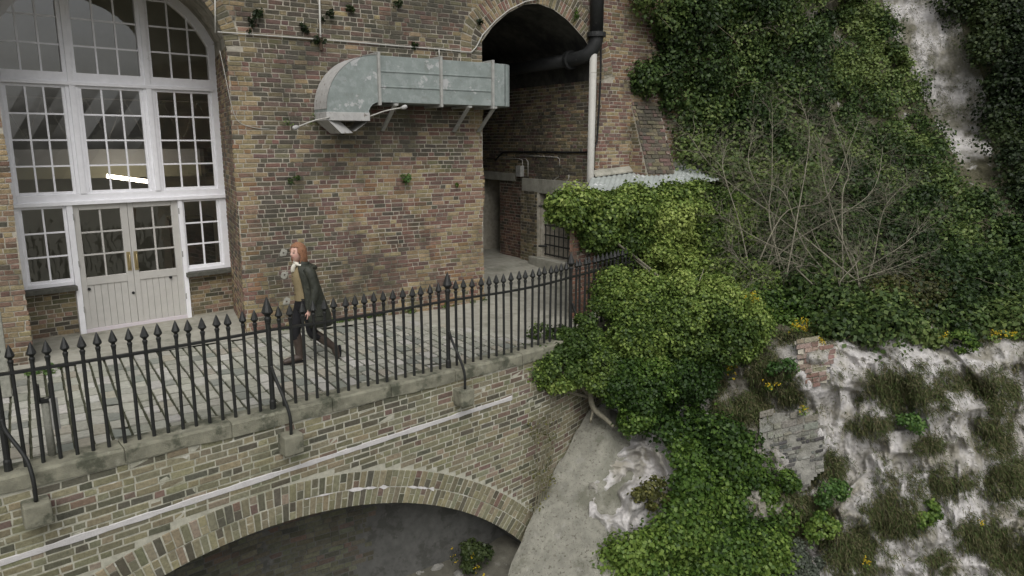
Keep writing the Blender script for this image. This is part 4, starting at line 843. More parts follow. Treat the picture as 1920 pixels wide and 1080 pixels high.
# ================================================================== VEGETATION
def leaves(name, C, Nn, S, colr, m=M_LEAF, parent=None, wid=.42):
    n = len(C); r = RNG.normal(size=(n, 3)); Nn = Nn/np.linalg.norm(Nn, axis=1, keepdims=True)
    T = np.cross(Nn, r); T /= np.linalg.norm(T, axis=1, keepdims=True)+1e-9; B = np.cross(Nn, T); S = S[:, None]
    V = np.stack([C-T*S*.5, C+B*S*wid+Nn*S*.12, C+T*S*.55-Nn*S*.12, C-B*S*wid+Nn*S*.12], 1).reshape(-1, 3)
    F = np.arange(4*n).reshape(n, 4); return npmesh(name, V, F, m, np.repeat(colr, 4, 0), parent=parent)
PAL = {'ivy': ((.018, .036, .010), (.064, .108, .028), (.165, .215, .065)), 'ivydark': ((.010, .018, .007), (.022, .038, .012), (.05, .070, .022)), 'bright': ((.042, .076, .016), (.150, .222, .045), (.33, .40, .11)), 'mid': ((.024, .052, .011), (.075, .138, .023), (.17, .245, .05)), 'fresh': ((.03, .06, .015), (.06, .13, .03), (.12, .20, .05)), 'grey': ((.05, .06, .045), (.085, .10, .075), (.12, .14, .10)), 'olive': ((.05, .055, .018), (.10, .105, .03), (.17, .165, .05))}
def cloud(name, cen, rad, per, size, pal, parent=None, out=None, fill=.35):
    """leaf clumps: cen (n,3), rad (n,), per leaves each; out = preferred outward direction per clump"""
    cen = np.asarray(cen, float); n = len(cen); rad = np.asarray(rad, float); d = RNG.normal(size=(n*per, 3)); d /= np.linalg.norm(d, axis=1, keepdims=True)
    k = np.repeat(np.arange(n), per)
    if out is not None:
        o = np.asarray(out, float); o = o/np.linalg.norm(o, axis=1, keepdims=True); oo = o[k]; s = (d*oo).sum(1); fl_ = s < -.25; d[fl_] -= 2*oo[fl_]*s[fl_][:, None]
    lump = .45+1.0*fbm(cen[k]*3+d*2.2+k[:, None]*.37, 3); rr_ = np.where(RNG.random(n*per) < fill, RNG.uniform(.45, .9, n*per), RNG.uniform(.85, 1.1, n*per)); rr_ = np.where(RNG.random(n*per) < .12, RNG.uniform(1.05, 1.45, n*per), rr_)
    C = cen[k]+d*(rad[k]*lump*rr_)[:, None]*np.array([1, 1, .9])
    N = d*.9+RNG.normal(size=(n*per, 3))*.55+np.array([0, 0, .5])
    a, b, c = [np.array(x) for x in PAL[pal]]; tint = (RNG.normal(0, .13, n)+1.9*(fbm(cen*.8+70, 3)-.5))[k]; f = np.clip(RNG.beta(2, 2.4, n*per)+tint, 0, 1)[:, None]
    colr = np.where(f < .5, a+(b-a)*f*2, b+(c-b)*(f-.5)*2)
    return leaves(name, C, N, RNG.uniform(.65, 1.3, n*per)*size, colr, parent=parent)
def scatter(poly, sp, jit=.9):
    xs_ = [p[0] for p in poly]; ys_ = [p[1] for p in poly]; out_ = []; y = min(ys_)
    while y < max(ys_):
        x = min(xs_)
        while x < max(xs_):
            q = (x+random.uniform(-jit, jit)*sp, y+random.uniform(-jit, jit)*sp)
            if in_poly(q, poly): out_.append(q)
            x += sp
        y += sp
    return np.array(out_)
def surf_clumps(poly, sp, rmin, rmax, lift=.1, facade=False, amp=1.7):
    uv = scatter(poly, sp); r = rays(uv); D = cliffD(uv)
    if facade: D = np.minimum(D, (YW-CAM[1])/r[:, 1])
    low = fbm(np.c_[uv/75., np.zeros(len(uv))], 3); D = D-lift-amp*(low-.4)
    if facade: D = np.minimum(D, (YW-CAM[1])/r[:, 1]-.04)
    rad = RNG.uniform(rmin, rmax, len(uv)); return CAM+r*D[:, None], rad, -r/np.linalg.norm(r, axis=1, keepdims=True)+np.array([0, 0, .5])
# ivy on the hillside above the terrace (spills over the facade)
IVY = [(1195, -40), (1230, 40), (1240, 85), (1222, 118), (1168, 125), (1185, 170), (1235, 190), (1265, 235), (1300, 300), (1345, 330), (1390, 400), (1400, 470), (1450, 560), (1560, 620), (1640, 640), (1800, 640), (1890, 620), (2080, 620), (2090, 480), (1960, 440), (1900, 430), (1850, 380), (1790, 330), (1750, 230), (1705, 130), (1650, 10), (1640, -40)]
c, r_, o_ = surf_clumps(IVY, 25, .17, .52, .12, True); tag(cloud('hillside_ivy', c, r_, 330, .078, 'ivy', out=o_), 'thick green ivy blanketing the hillside and creeping onto the brick wall', 'ivy', kind='stuff')
IVR = [(1760, -40), (1800, 60), (1840, 140), (1850, 230), (1880, 300), (1900, 360), (1925, 420), (2000, 450), (2150, 440), (2180, -40)]
c, r_, o_ = surf_clumps(IVR, 27, .28, .5, .25);  tag(cloud('dark_ivy', c, r_, 300, .085, 'ivydark', out=o_), 'very dark ivy hanging beside the upper chalk streak', 'ivy', kind='stuff')
IVL = [(1215, 790), (1250, 750), (1330, 790), (1400, 830), (1440, 900), (1470, 960), (1490, 1100), (1065, 1100), (1085, 1055), (1130, 1025), (1200, 1010), (1250, 1005), (1275, 930), (1278, 850)]
c, r_, o_ = surf_clumps(IVL, 18, .08, .30, .36, amp=1.1); tag(cloud('cliff_ivy', c, r_, 300, .062, 'mid', out=o_), 'glossy green ivy trailing down the rock beside the concrete abutment', 'ivy', kind='stuff')
tr_ = MB(); uvt = scatter(IVY, 62)
for uq in uvt[RNG.random(len(uvt)) < .75]:
    D = float(cliffD(uq)[0]); D = min(D, (YW-CAM[1])/ray(*uq)[1])-.45; p0 = np.array(onD(*uq, D)); d0 = RT*RNG.normal()*.8+np.array([0, 0, random.uniform(-.6, .9)])-FW*.5
    P = [p0]
    for i in range(7): d0 = d0+RNG.normal(size=3)*.22+np.array([0, 0, -.12]); P.append(P[-1]+d0/np.linalg.norm(d0)*random.uniform(.10, .2))
    tr_.tube(P, [.007-.0007*i for i in range(8)], 4, cap=False)
tag(tr_.build('trailing_stems', mat('bramble_stem', (.17, .15, .10), .9, var=.3)), 'thin brown bramble stems trailing over the hillside ivy', 'brambles', kind='stuff')
def ell_clumps(E, dens=1.0, sub=(.16, .30)):
    cen = []; rad = []; out_ = []
    for (u, v, D, a, b, dep) in E:
        c = np.array(onD(u, v, D)); ra, rb = a*D/FPX, b*D/FPX; n = max(5, int(dens*10*(ra*rb+ra*dep+rb*dep)/(.23**2)/4))
        d = RNG.normal(size=(n, 3)); d /= np.linalg.norm(d, axis=1, keepdims=True); d[:, 2] = -np.abs(d[:, 2])*.95+.25*(RNG.random(n))
        f = RNG.uniform(.55, .95, n)[:, None]; p = c+f*(RT*(d[:, :1]*ra)+UP*(d[:, 1:2]*rb)+np.array([FW[0], FW[1], 0])*(d[:, 2:3]*dep))
        cen.append(p); rad.append(RNG.uniform(*sub, n)); out_.append(RT*d[:, :1]+UP*d[:, 1:2]+FW*d[:, 2:3]+np.array([0, 0, .4]))
    return np.concatenate(cen), np.concatenate(rad), np.concatenate(out_)
def branchy(mb, p, d, L, r, depth, spread=.6, bend=.25, taper=.62, kids=(2, 3), grav=0.):
    d = d/np.linalg.norm(d); pts = [p]; q = p.copy(); n = 4
    for i in range(n):
        d = d+RNG.normal(size=3)*bend*.35+np.array([0, 0, grav]); d /= np.linalg.norm(d); q = q+d*L/n; pts.append(q.copy())
    mb.tube(pts, [r*(1-(1-taper)*i/n) for i in range(n+1)], 5 if r > .008 else 3, cap=False)
    if depth > 0:
        for _ in range(random.randint(*kids)):
            k = random.randint(2, n); dd = d+RNG.normal(size=3)*spread; branchy(mb, pts[k], dd, L*random.uniform(.5, .8), r*taper*random.uniform(.6, .95), depth-1, spread, bend, taper, kids, grav)
def bush(name, E, per, size, pal, label, dens=1, sub=(.16, .3), stem=None, cat='shrub'):
    base = np.array(stem if stem is not None else onD(E[0][0], E[0][1]+E[0][4], E[0][2])); t = tag(empty(name, tuple(base)), label, cat)
    c, r_, o_ = ell_clumps(E, dens, sub); cloud('foliage', c, r_, per, size, pal, t, o_)
    mb = MB()
    for (u, v, D, a, b, dep) in E:
        q = np.array(onD(u, v, D+.1)); m2 = (base+q)/2+RNG.normal(size=3)*.08; mb.tube(crspline([base, m2, q], 4), [.03-.02*i/8 for i in range(9)], 6)
        for _ in range(5): branchy(mb, q, RNG.normal(size=3)+np.array([0, 0, .5]), min(a, b)*D/FPX*.8, .012, 1)
    mb.build('stems', M_BARK, t); return t
bush('rounded_shrub', [(1275, 585, 12.0, 150, 75, .8), (1175, 560, 12.2, 70, 50, .5), (1370, 620, 11.9, 70, 60, .5), (1230, 635, 11.7, 100, 50, .5)], 230, .05, 'bright', 'large rounded yellow-green shrub crowding the end of the railing', 1.7, (.09, .24))
b2 = bush('spreading_shrub', [(1075, 640, 11.7, 75, 48, .4), (992, 688, 11.3, 48, 38, .3), (966, 702, 11.2, 30, 22, .2), (1045, 690, 11.3, 60, 40, .35), (1120, 690, 11.5, 50, 45, .35)], 230, .045, 'bright', 'yellow-green shrub spilling over the parapet with a twisted bare trunk', 1.6, (.08, .19), stem=onD(1108, 745, 11.9))
bush('hanging_shrub', [(1190, 715, 11.5, 75, 55, .4), (1195, 775, 11.5, 32, 34, .25), (1290, 705, 11.8, 60, 45, .35), (1250, 690, 11.6, 60, 40, .3)], 230, .05, 'mid', 'darker green shrub hanging over the rock above the concrete abutment', 1.5, (.09, .22))
bush('shed_ivy', [(1058, 388, 12.5, 26, 22, .15), (1075, 385, 12.6, 40, 28, .2), (1110, 395, 12.9, 60, 24, .25), (1120, 420, 12.9, 50, 36, .25), (1165, 440, 13.3, 50, 50, .25), (1155, 398, 13.2, 70, 26, .25), (1185, 490, 13.7, 40, 40, .2), (1225, 398, 13.5, 70, 28, .25), (1190, 376, 13.3, 45, 14, .2), (1255, 372, 13.6, 45, 17, .2), (1305, 362, 14.2, 35, 14, .2), (1220, 440, 13.6, 80, 50, .3), (1320, 390, 14.2, 70, 34, .35), (1270, 450, 14.4, 90, 60, .5), (1350, 440, 14.4, 70, 70, .5), (1215, 475, 14.6, 50, 25, .25), (1310, 520, 13.8, 80, 45, .4), (1395, 540, 13.3, 55, 50, .4)], 330, .06, 'bright', 'bright green ivy draped over the front of the brick shed', 1.4, (.12, .26), stem=onD(1280, 560, 14.0), cat='ivy')
# twisted trunk with roots below the spreading shrub
mb = MB(); P = [onD(1118, 700, 11.8), onD(1108, 735, 11.75), onD(1113, 765, 11.7), onD(1135, 785, 11.65), onD(1150, 800, 11.6)]; mb.tube(crspline(P, 6), [.06-.03*i/24 for i in range(25)], 8); P = [onD(1110, 740, 11.75), onD(1120, 725, 11.6), onD(1155, 715, 11.5)]; mb.tube(crspline(P, 5), [.035-.02*i/10 for i in range(11)], 6); P = [onD(1113, 765, 11.7), onD(1108, 785, 11.7), onD(1107, 792, 11.72)]; mb.tube(P, .02, 6)
mb.build('trunk', M_BARK, b2, smooth=True)
# shrubs on the hillside foot
hb = [('olive_shrub', [(1690, 565, 13.2, 75, 50, .5), (1760, 560, 13.4, 55, 40, .4)], 'olive', 'olive-green shrub at the hillside foot right of the bare bush'), ('dark_shrub', [(1660, 610, 12.7, 60, 35, .3), (1585, 600, 12.8, 40, 25, .3)], 'ivydark', 'dark grey-green shrub overhanging the top edge of the chalk'), ('green_shrub', [(1480, 585, 12.9, 55, 40, .35), (1430, 570, 13.0, 40, 30, .3)], 'mid', 'mid-green shrub between the rounded shrub and the brick remnant'), ('low_shrub', [(1820, 600, 12.9, 60, 40, .4), (1880, 560, 13.5, 50, 50, .4)], 'ivy', 'dark green low shrub along the chalk edge at the far right')]
for nm, E, pal, lb in hb: bush(nm, E, 280, .06, pal, lb, .9, (.15, .28))
# small plants on the cliff face
sm = [(1555, 915, 26, 'fresh', 'bright fresh green plant beside the flint walling'), (1540, 985, 32, 'mid', 'green leafy plant below the flint walling'), (1465, 690, 18, 'fresh', 'small green plant left of the brick remnant'), (1295, 725, 18, 'fresh', 'fresh green plant under the rounded shrub'), (1480, 900, 16, 'mid', 'small green tuft growing on the flint walling'), (1705, 790, 14, 'fresh', 'small bright green plant in the chalk face'), (1225, 925, 30, 'olive', 'olive clump on the bare chalk beside the abutment'), (1500, 1060, 45, 'grey', 'grey-green herb at the cliff foot below the flint walling'), (1800, 640, 22, 'mid', 'small bush hanging at the lip of the chalk'), (1730, 960, 26, 'mid', 'green plant low on the chalk between grass tufts')]
for u, v, r, pal, lb in sm:
    D = float(cliffD((u, v))[0])-.42; bush('cliff_plant', [(u, v, D, r, r*.8, .2)], 170, .05, pal, lb, 1.2, (.08, .15), cat='plant')
# bare twiggy shrub
bs = tag(empty('bare_shrub', tuple(onD(1500, 590, 13.0))), 'leafless grey twiggy shrub spreading in front of the hillside ivy', 'shrub')
tg = [((1265, 225), 14.2), ((1340, 260), 14), ((1400, 230), 14.2), ((1440, 170), 14.4), ((1500, 160), 14.5), ((1560, 170), 14.5), ((1620, 200), 14.4), ((1670, 260), 14.2), ((1720, 330), 14), ((1750, 420), 13.7), ((1760, 480), 13.4), ((1330, 400), 13.2), ((1350, 470), 12.9), ((1400, 330), 13.5), ((1480, 300), 13.2), ((1560, 320), 13.2), ((1640, 380), 13.2), ((1600, 470), 12.8), ((1440, 480), 12.6), ((1690, 500), 12.9), ((1370, 560), 12.6), ((1540, 240), 13.6)]
st = MB(); tw = MB()
for (u, v), D in tg:
    b0 = np.array(onD(1510+random.uniform(-130, 130), 560+random.uniform(-45, 30), 13.0+random.uniform(-.2, .3))); e0 = np.array(onD(1520+(u-1520)*.9, 440+(v-440)*.88, D)); m1 = b0+(e0-b0)*.35+RNG.normal(size=3)*.2; m2 = b0+(e0-b0)*.7+RNG.normal(size=3)*.22
    P = crspline([b0, m1, m2, e0], 6); st.tube(P, [.015-.012*i/18 for i in range(19)], 6)
    for i in range(3, 19):
        for _ in range(2 if i > 9 else (1 if i > 3 else 0)):
            dd = (P[min(i+1, 18)]-P[i-1]); dd = dd/np.linalg.norm(dd)+RNG.normal(size=3)*.55
            branchy(tw, np.array(P[i]), dd, random.uniform(.28, .55), .005, 3, .7, .9, .64, (2, 3))
st.build('stems', M_BARK, bs, smooth=True); tw.build('twigs', mat('pale_twig', (.145, .135, .10), .9, var=.3, vscale=20), bs)
# grasses on the cliff: dry and olive blades
uvs = []
while len(uvs) < 13500:
    q = np.array([[random.uniform(1330, 2120), random.uniform(625, 1100)] for _ in range(4000)]); k = vegmask(q); uvs += list(q[RNG.random(len(q)) < np.clip((k-.15)*1.0, .012, .8)])
uvs = np.array(uvs[:13500]); us_ = scatter(STREAK, 7); us_ = us_[fbm(np.c_[us_/26., np.zeros(len(us_))], 3) > .52]; uvs = np.r_[uvs, us_]; PB = cliffP(uvs); nb = 13; base = np.repeat(PB, nb, 0)+RNG.normal(size=(len(PB)*nb, 3))*.05; n = len(base)
dirv = np.array([-FW[0], -FW[1], .25])*1.0+RNG.normal(size=(n, 3))*.55+np.array([0, 0, -.45]); dirv /= np.linalg.norm(dirv, axis=1, keepdims=True); Ln = RNG.uniform(.03, .10, n)[:, None]; sd = np.cross(dirv, RNG.normal(size=(n, 3))); sd /= np.linalg.norm(sd, axis=1, keepdims=True)
tip = base+dirv*Ln+np.array([0, 0, -.35])*Ln; mid = base+dirv*Ln*.55; V = np.stack([base-sd*.005, base+sd*.005, mid+sd*.004, tip, mid-sd*.004], 1).reshape(-1, 3)
k5 = np.arange(n)[:, None]*5; V = V.reshape(n, 5, 3)[:, [0, 1, 2, 4, 3]].reshape(-1, 3); F = np.concatenate([k5+np.array([0, 1, 2, 3]), k5+np.array([3, 2, 4, 4])*1], 0)
pal = np.array([(.115, .108, .05), (.080, .105, .032), (.15, .135, .075), (.06, .088, .026), (.08, .092, .036)]); pc_ = pal[RNG.integers(0, 5, n)]*RNG.uniform(.7, 1.3, (n, 1))
F3 = np.concatenate([k5+np.array([0, 1, 2]), k5+np.array([0, 2, 3]), k5+np.array([3, 2, 4])], 0)
tag(npmesh('cliff_grass', V, F3, M_GRASS, np.repeat(pc_, 5, 0)), 'dry olive and brown grass tufts over the chalk face', 'grass', kind='stuff')
# yellow wallflowers
def flowers(u, v, D, ru, rv, n, label, pal='mid'):
    t = tag(empty('wallflower', tuple(onD(u, v, D))), label, 'flowers'); c = np.array(onD(u, v, D)); s = D/FPX
    q = RNG.normal(size=(n, 3))*.5; C = c+RT*(q[:, :1]*ru*s)+UP*(q[:, 1:2]*rv*s)-FW*(np.abs(q[:, 2:3])*.12+.05)
    k = 5; CC = np.repeat(C, k, 0)+RNG.normal(size=(n*k, 3))*.013; o = leaves('blossom', CC, RNG.normal(size=(n*k, 3))-FW, np.full(n*k, .023), np.ones((n*k, 3)), M_FLOWER, t, .5)
    cloud('foliage', C[::3]-np.array([0, 0, .05]), np.full(len(C[::3]), .06), 14, .035, pal, t)
for u, v, ru, rv, n, lb in [(1500, 612, 22, 12, 46, 'dense clump of yellow wallflowers above the brick remnant'), (1365, 690, 10, 22, 16, 'orange-yellow wallflowers on the rough bank below the rounded shrub'), (1410, 555, 10, 12, 14, 'yellow wallflowers at the right edge of the rounded shrub'), (1758, 630, 16, 7, 14, 'yellow wallflowers on the lip of the chalk'), (1875, 626, 26, 9, 22, 'spread of yellow wallflowers at the far right lip of the chalk'), (1375, 105, 16, 10, 22, 'yellow flowers high in the hillside ivy'), (1535, 640, 8, 7, 8, 'few yellow wallflowers on top of the brick remnant'), (1500, 765, 8, 10, 8, 'yellow wallflowers above the flint walling'), (1440, 720, 14, 16, 9, 'scattered yellow wallflowers on the dry grass bank'), (1620, 1050, 10, 12, 8, 'yellow wallflowers low down near the cliff foot'), (1170, 1075, 14, 8, 9, 'yellow wallflowers in the ivy at the abutment foot'), (1830, 975, 8, 8, 5, 'single tuft of yellow wallflowers in dark grass')]:
    D = float(cliffD((u, v))[0]); D = min(D, 11.95 if (u, v) == (1410, 555) else 99); flowers(u, v, D-(.45 if v < 200 else .3), ru, rv, n, lb)
# plants on brickwork: fern, weeds, sapling, bush under the arch
def wall_plant(u, v, r, pal, label, group=None, n=70, size=.045, Y=YW):
    p = np.array(onY(u, v, Y-.05)); t = tag(empty('wall_plant', (p[0], Y, p[2])), label, 'plant', group); m = 5; c = p+RNG.normal(size=(m, 3))*np.array([r*.5, .03, r*.5]); cloud('foliage', c, np.full(m, r*.6), n//m, size, pal, t)
    mb = MB(); mb.tube([(p[0], Y+.01, p[2]-r*.6), tuple(p)], .006, 4); mb.build('stem', M_TWIG, t)
wall_plant(760, 337, .10, 'fresh', 'fresh green fern sprouting from the middle of the brick wall', n=120)
wall_plant(1078, 27, .10, 'mid', 'green weed on the passage arch ring', n=90)
for u, v, r in ((485, 25, .09), (475, 48, .08), (598, 74, .09), (613, 30, .07), (658, 14, .07), (745, 8, .07), (570, 52, .07), (779, 85, .06), (902, 40, .05)): wall_plant(u, v, r, 'ivydark', 'small dark weed tuft growing from the upper brickwork', 'weed tufts on the upper wall', n=80)
for u, v, r in ((545, 338, .06), (560, 332, .05), (590, 222, .08), (857, 345, .05), (540, 230, .07)): wall_plant(u, v, r, 'mid', 'small green moss cushion on the brick face', 'moss cushions on the wall', n=40, size=.03)
for k, (x, r) in enumerate(((3.9, .07), (4.15, .08), (4.4, .06), (4.65, .07), (5.1, .06), (5.6, .07), (6.5, .07), (7.1, .08), (3.4, .06), (4.9, .05))):
    p = np.array([x, YW-.06, .04]); t = tag(empty('base_weed', (x, YW-.06, 0)), 'low green weed along the foot of the brick wall', 'plant', 'weeds at the wall foot'); c = p+RNG.normal(size=(6, 3))*np.array([.10, .03, .015]); cloud('foliage', c, np.full(6, r*.6), 16, .035, 'mid', t)
p = onZ(92, 700, 0); t = tag(empty('moss_clump', (p[0], p[1], 0)), 'bright green moss clump on the paving by the left brick pier', 'plant'); c = np.array([p[0], p[1], .02])+RNG.normal(size=(12, 3))*np.array([.12, .12, .008]); cloud('foliage', c, np.full(12, .04), 30, .03, 'fresh', t)
sp_ = tag(empty('sapling', tuple(wmap(fl_t(6.0), -2.7, .1))), 'thin straggly sapling climbing the brick wall at the arch end', 'sapling'); mb = MB()
for k in range(5):
    P = [np.array(wmap(fl_t(5.95)+.05*k, -2.75, .08)), np.array(wmap(fl_t(5.98+.06*k), -2.0, .16)), np.array(wmap(fl_t(5.95+.13*k), -1.35+.1*k, .15)), np.array(wmap(fl_t(5.98+.15*k), -.9-.2*(k % 3), .10))]; Q = crspline(P, 5); mb.tube(Q, [.012-.009*i/15 for i in range(16)], 5)
    for i in range(4, 15): branchy(mb, np.array(Q[i]), RNG.normal(size=3)+np.array([0, -.3, .8]), .22, .004, 1)
mb.build('stems', mat('sapling_bark', (.16, .15, .10), .9), sp_)
c = [np.array(wmap(fl_t(5.85+.5*random.random()), random.uniform(-2.7, -1.0), .12)) for _ in range(40)]; cloud('foliage', c, np.full(40, .10), 10, .035, 'olive', sp_)
p = onZ(890, 1045, -3.1); ub = bush('arch_bush', [(890, 1040, pix(p)[2]-.1, 32, 24, .25)], 200, .05, 'ivydark', 'dark little bush with yellow flowers on the floor under the arch', 1.3, (.08, .15))
flowers(890, 1042, pix(p)[2]-.2, 36, 26, 14, 'yellow blossoms around the dark bush under the arch', 'ivydark')
# ================================================================== THE WALKING PERSON
def person():
    ox, oy = 3.05, 9.93
    V = lambda x, y, z: (ox+x, oy+y, z)
    HIP, WST, CHS, NCK = V(.03, 0, .90), V(.03, 0, 1.05), V(.03, 0, 1.24), V(.01, 0, 1.40)
    verts = [HIP, WST, CHS, V(.02, 0, 1.34), NCK, V(-.01, 0, 1.47),
             V(.02, .09, .86), V(-.10, .08, .46), V(-.07, .07, .10), V(-.20, .06, .05),          # leading leg
             V(.04, -.09, .86), V(.08, -.09, .44), V(.38, -.08, .20), V(.43, -.08, .06),          # trailing leg
             V(.03, -.15, 1.335), V(.10, -.20, 1.08), V(.04, -.21, .86), V(.025, -.21, .79),       # near arm
             V(.03, .15, 1.335), V(.10, .20, 1.08), V(.09, .21, .88), V(.07, .21, .82)]          # far arm
    edges = [(0, 1), (1, 2), (2, 3), (3, 4), (4, 5), (0, 6), (6, 7), (7, 8), (8, 9), (0, 10), (10, 11), (11, 12), (12, 13), (3, 14), (14, 15), (15, 16), (16, 17), (3, 18), (18, 19), (19, 20), (20, 21)]
    rad = [(.13, .10), (.11, .085), (.125, .09), (.10, .075), (.05, .05), (.048, .048), (.08, .08), (.055, .055), (.042, .042), (.035, .035), (.08, .08), (.055, .055), (.042, .042), (.035, .035), (.055, .055), (.042, .042), (.03, .03), (.032, .02), (.055, .055), (.042, .042), (.03, .03), (.032, .02)]
    me = bpy.data.meshes.new('person'); me.from_pydata(verts, edges, []); o = bpy.data.objects.new('person', me); COL.objects.link(o)
    o.modifiers.new('Skin', 'SKIN')
    for i, sv in enumerate(me.skin_vertices[0].data): sv.radius = rad[i]; sv.use_root = (i == 0)
    md = o.modifiers.new('Sub', 'SUBSURF'); md.levels = md.render_levels = 2
    dg = bpy.context.evaluated_depsgraph_get(); m2 = bpy.data.meshes.new_from_object(o.evaluated_get(dg)); bpy.data.objects.remove(o)
    bm = bmesh.new(); bm.from_mesh(m2)
    # head: an ellipsoid shaped into skull, jaw, nose, brow; facing -x, turned a little to the viewer
    hb = bmesh.new(); bmesh.ops.create_icosphere(hb, subdivisions=4, radius=1); col = {}
    for v in hb.verts:
        x, y, z = v.co; X, Y, Z = x*.098, y*.074, z*.118
        if z < 0: Y *= 1-.32*z*z; X *= (1-.10*z*z) if x < 0 else (1+.35*z)                              # jaw narrows, nape goes in
        if x < 0:
            X *= .94; w = math.exp(-(y/.16)**2)
            X -= .026*w*math.exp(-((z+.18)/.17)**2)*(1 if z < -.1 else .75)                           # nose
            X += .012*math.exp(-((abs(y)-.40)/.18)**2)*math.exp(-((z-.05)/.13)**2)                    # eye sockets
            X -= .006*math.exp(-(y/.5)**2)*math.exp(-((z-.24)/.10)**2)                                # brow
            X -= .008*math.exp(-(y/.26)**2)*math.exp(-((z+.52)/.07)**2)                               # lips
            X -= .012*math.exp(-(y/.3)**2)*math.exp(-((z+.86)/.13)**2)                                # chin
        v.co = Vector((X, Y, Z))
    hm = bpy.data.meshes.new('h'); hb.to_mesh(hm); hb.free()
    n0 = len(bm.verts); bm.from_mesh(hm); bm.verts.ensure_lookup_table()
    HC = Vector(V(-.035, 0, 1.575)); ROT = Matrix.Scale(1.06, 4) @ Matrix.Rotation(math.radians(22), 4, 'Z') @ Matrix.Rotation(math.radians(4), 4, 'Y')
    skin, lips, eye, brow = (.58, .36, .29), (.46, .16, .15), (.05, .04, .035), (.25, .12, .07); cols = [skin]*n0
    for v in bm.verts[n0:]:
        x, y, z = v.co.x/.098, v.co.y/.074, v.co.z/.118; c = skin
        if x < -.5:
            if abs(y) < .30 and abs(z+.52) < .055: c = lips
            if .24 < abs(y) < .55 and abs(z-.04) < .045: c = eye
            if .2 < abs(y) < .62 and abs(z-.22) < .04: c = brow
        if .15 < abs(z+.1) and x < -.5 and abs(y) > .35 and -.4 < z < -.1: c = (.62, .33, .28)
        cols.append(c); v.co = HC+ROT.to_3x3()@v.co
    # ears
    for sgn in (-1, 1):
        e = bmesh.ops.create_icosphere(bm, subdivisions=1, radius=1)
        for v in e['verts']: v.co = HC+ROT.to_3x3()@Vector((.015+v.co.x*.016, sgn*.074+v.co.y*.008, -.005+v.co.z*.028)); cols.append(skin)
    # hands: palm plus five bent fingers rooted in it
    def hand(wr, dirn, side, fwd):
        wr = np.array(wr, float); d = np.array(dirn, float); d /= np.linalg.norm(d); f = np.array(fwd, float); f /= np.linalg.norm(f); sd = np.cross(d, f)
        mb = MB(); mb.tube([wr-d*.02, wr+d*.02, wr+d*.06, wr+d*.085], [(.026, .018), (.036, .017), (.040, .015), (.034, .012)], 8)
        for k, L in enumerate((.062, .072, .068, .052)):
            b = wr+d*.08+f*(.027-.018*k); c = sd*side
            mb.tube([b-d*.015, b+d*L*.45+c*.004, b+d*L*.75+c*.02, b+d*L*.85+c*.038], [.0088, .0085, .0078, .006], 6)
        b = wr+d*.025+f*.034; mb.tube([b-f*.01, b+d*.025+f*.018+sd*side*.006, b+d*.055+f*.02+sd*side*.016], [.0105, .0095, .0075], 6)
        return mb
    for mb in (hand(V(.03, -.21, .80), (-.10, 0, -1), 1, (-1, 0, -.1)), hand(V(.07, .21, .82), (-.15, 0, -1), -1, (-1, 0, .0))):
        vv = [bm.verts.new(p) for p in mb.v]
        for f in mb.f:
            try: bm.faces.new([vv[i] for i in f])
            except ValueError: pass
        cols += [skin]*len(vv)
    bmesh.ops.recalc_face_normals(bm, faces=bm.faces)
    me = bpy.data.meshes.new('person'); base = Vector((ox, oy, 0))
    for v in bm.verts: v.co -= base
    bm.to_mesh(me); bm.free(); a = me.color_attributes.new('Col', 'FLOAT_COLOR', 'POINT'); arr = np.ones((len(cols), 4), np.float32); arr[:, :3] = np.array(cols); a.data.foreach_set('color', arr.ravel())
    me.polygons.foreach_set('use_smooth', [True]*len(me.polygons)); me.materials.append(mat('skin', attr=True, rough=.55, spec=.4))
    o = bpy.data.objects.new('person', me); o.location = base; COL.objects.link(o)
    tag(o, 'red-haired person in dark olive coat, tan waistcoat and tall brown boots walking along the terrace', 'person')
    def ringloft(name, rings, m, a0=0., a1=2*math.pi, n=28, solid=0., wob=.0, closed=True):
        """rings: (cx, cy, z, rx, ry, tilt) ; angle 0 = forward (-x), positive towards the viewer side (-y)"""
        mb = MB(); vs = []; kk = n if closed else n+1
        for i, (cx, cy, z, rx, ry, tl) in enumerate(rings):
            for k in range(kk):
                t = a0[i]+(a1[i]-a0[i])*k/n if not closed else 2*math.pi*k/n
                w = 1+wob*(n1(math.cos(t)*1.5+i*.25, math.sin(t)*1.5, i*.2, 2.2)-.5)
                vs.append(V(cx-math.cos(t)*rx*w, cy-math.sin(t)*ry*w, z+tl*math.cos(t)))
        fs = [(i*kk+k, i*kk+(k+1) % kk, (i+1)*kk+(k+1) % kk, (i+1)*kk+k) for i in range(len(rings)-1) for k in range(kk if closed else n)]
        mb.add(vs, fs); q = mb.build(name, m, o, smooth=True)
        if solid: s_ = q.modifiers.new('Solid', 'SOLIDIFY'); s_.thickness = solid; s_.offset = 0
        return q
    M_COAT = mat('wax_coat', (.030, .033, .024), .6, var=.3, vscale=14, stains=[((.12, .12, .085), 7, .55, .72, .55)], bump=.7, bscale=18, spec=.4)
    M_COATIN = mat('coat_lining', (.02, .021, .018), .8); M_VEST = mat('tweed', (.23, .185, .105), .9, var=.15, vscale=90, bump=.3)
    M_TRS = mat('black_trousers', (.012, .012, .014), .85, var=.2, bump=.3); M_BOOT = mat('brown_boot', (.055, .040, .032), .5, var=.3, vscale=14, bump=.4, spec=.45)
    M_SCARF = mat('cream_scarf', (.60, .58, .50), .9, var=.12, vscale=60, bump=.4); M_HAIR = mat('red_hair', (.27, .135, .075), .6, var=.45, vscale=60, bump=.6, bscale=120)
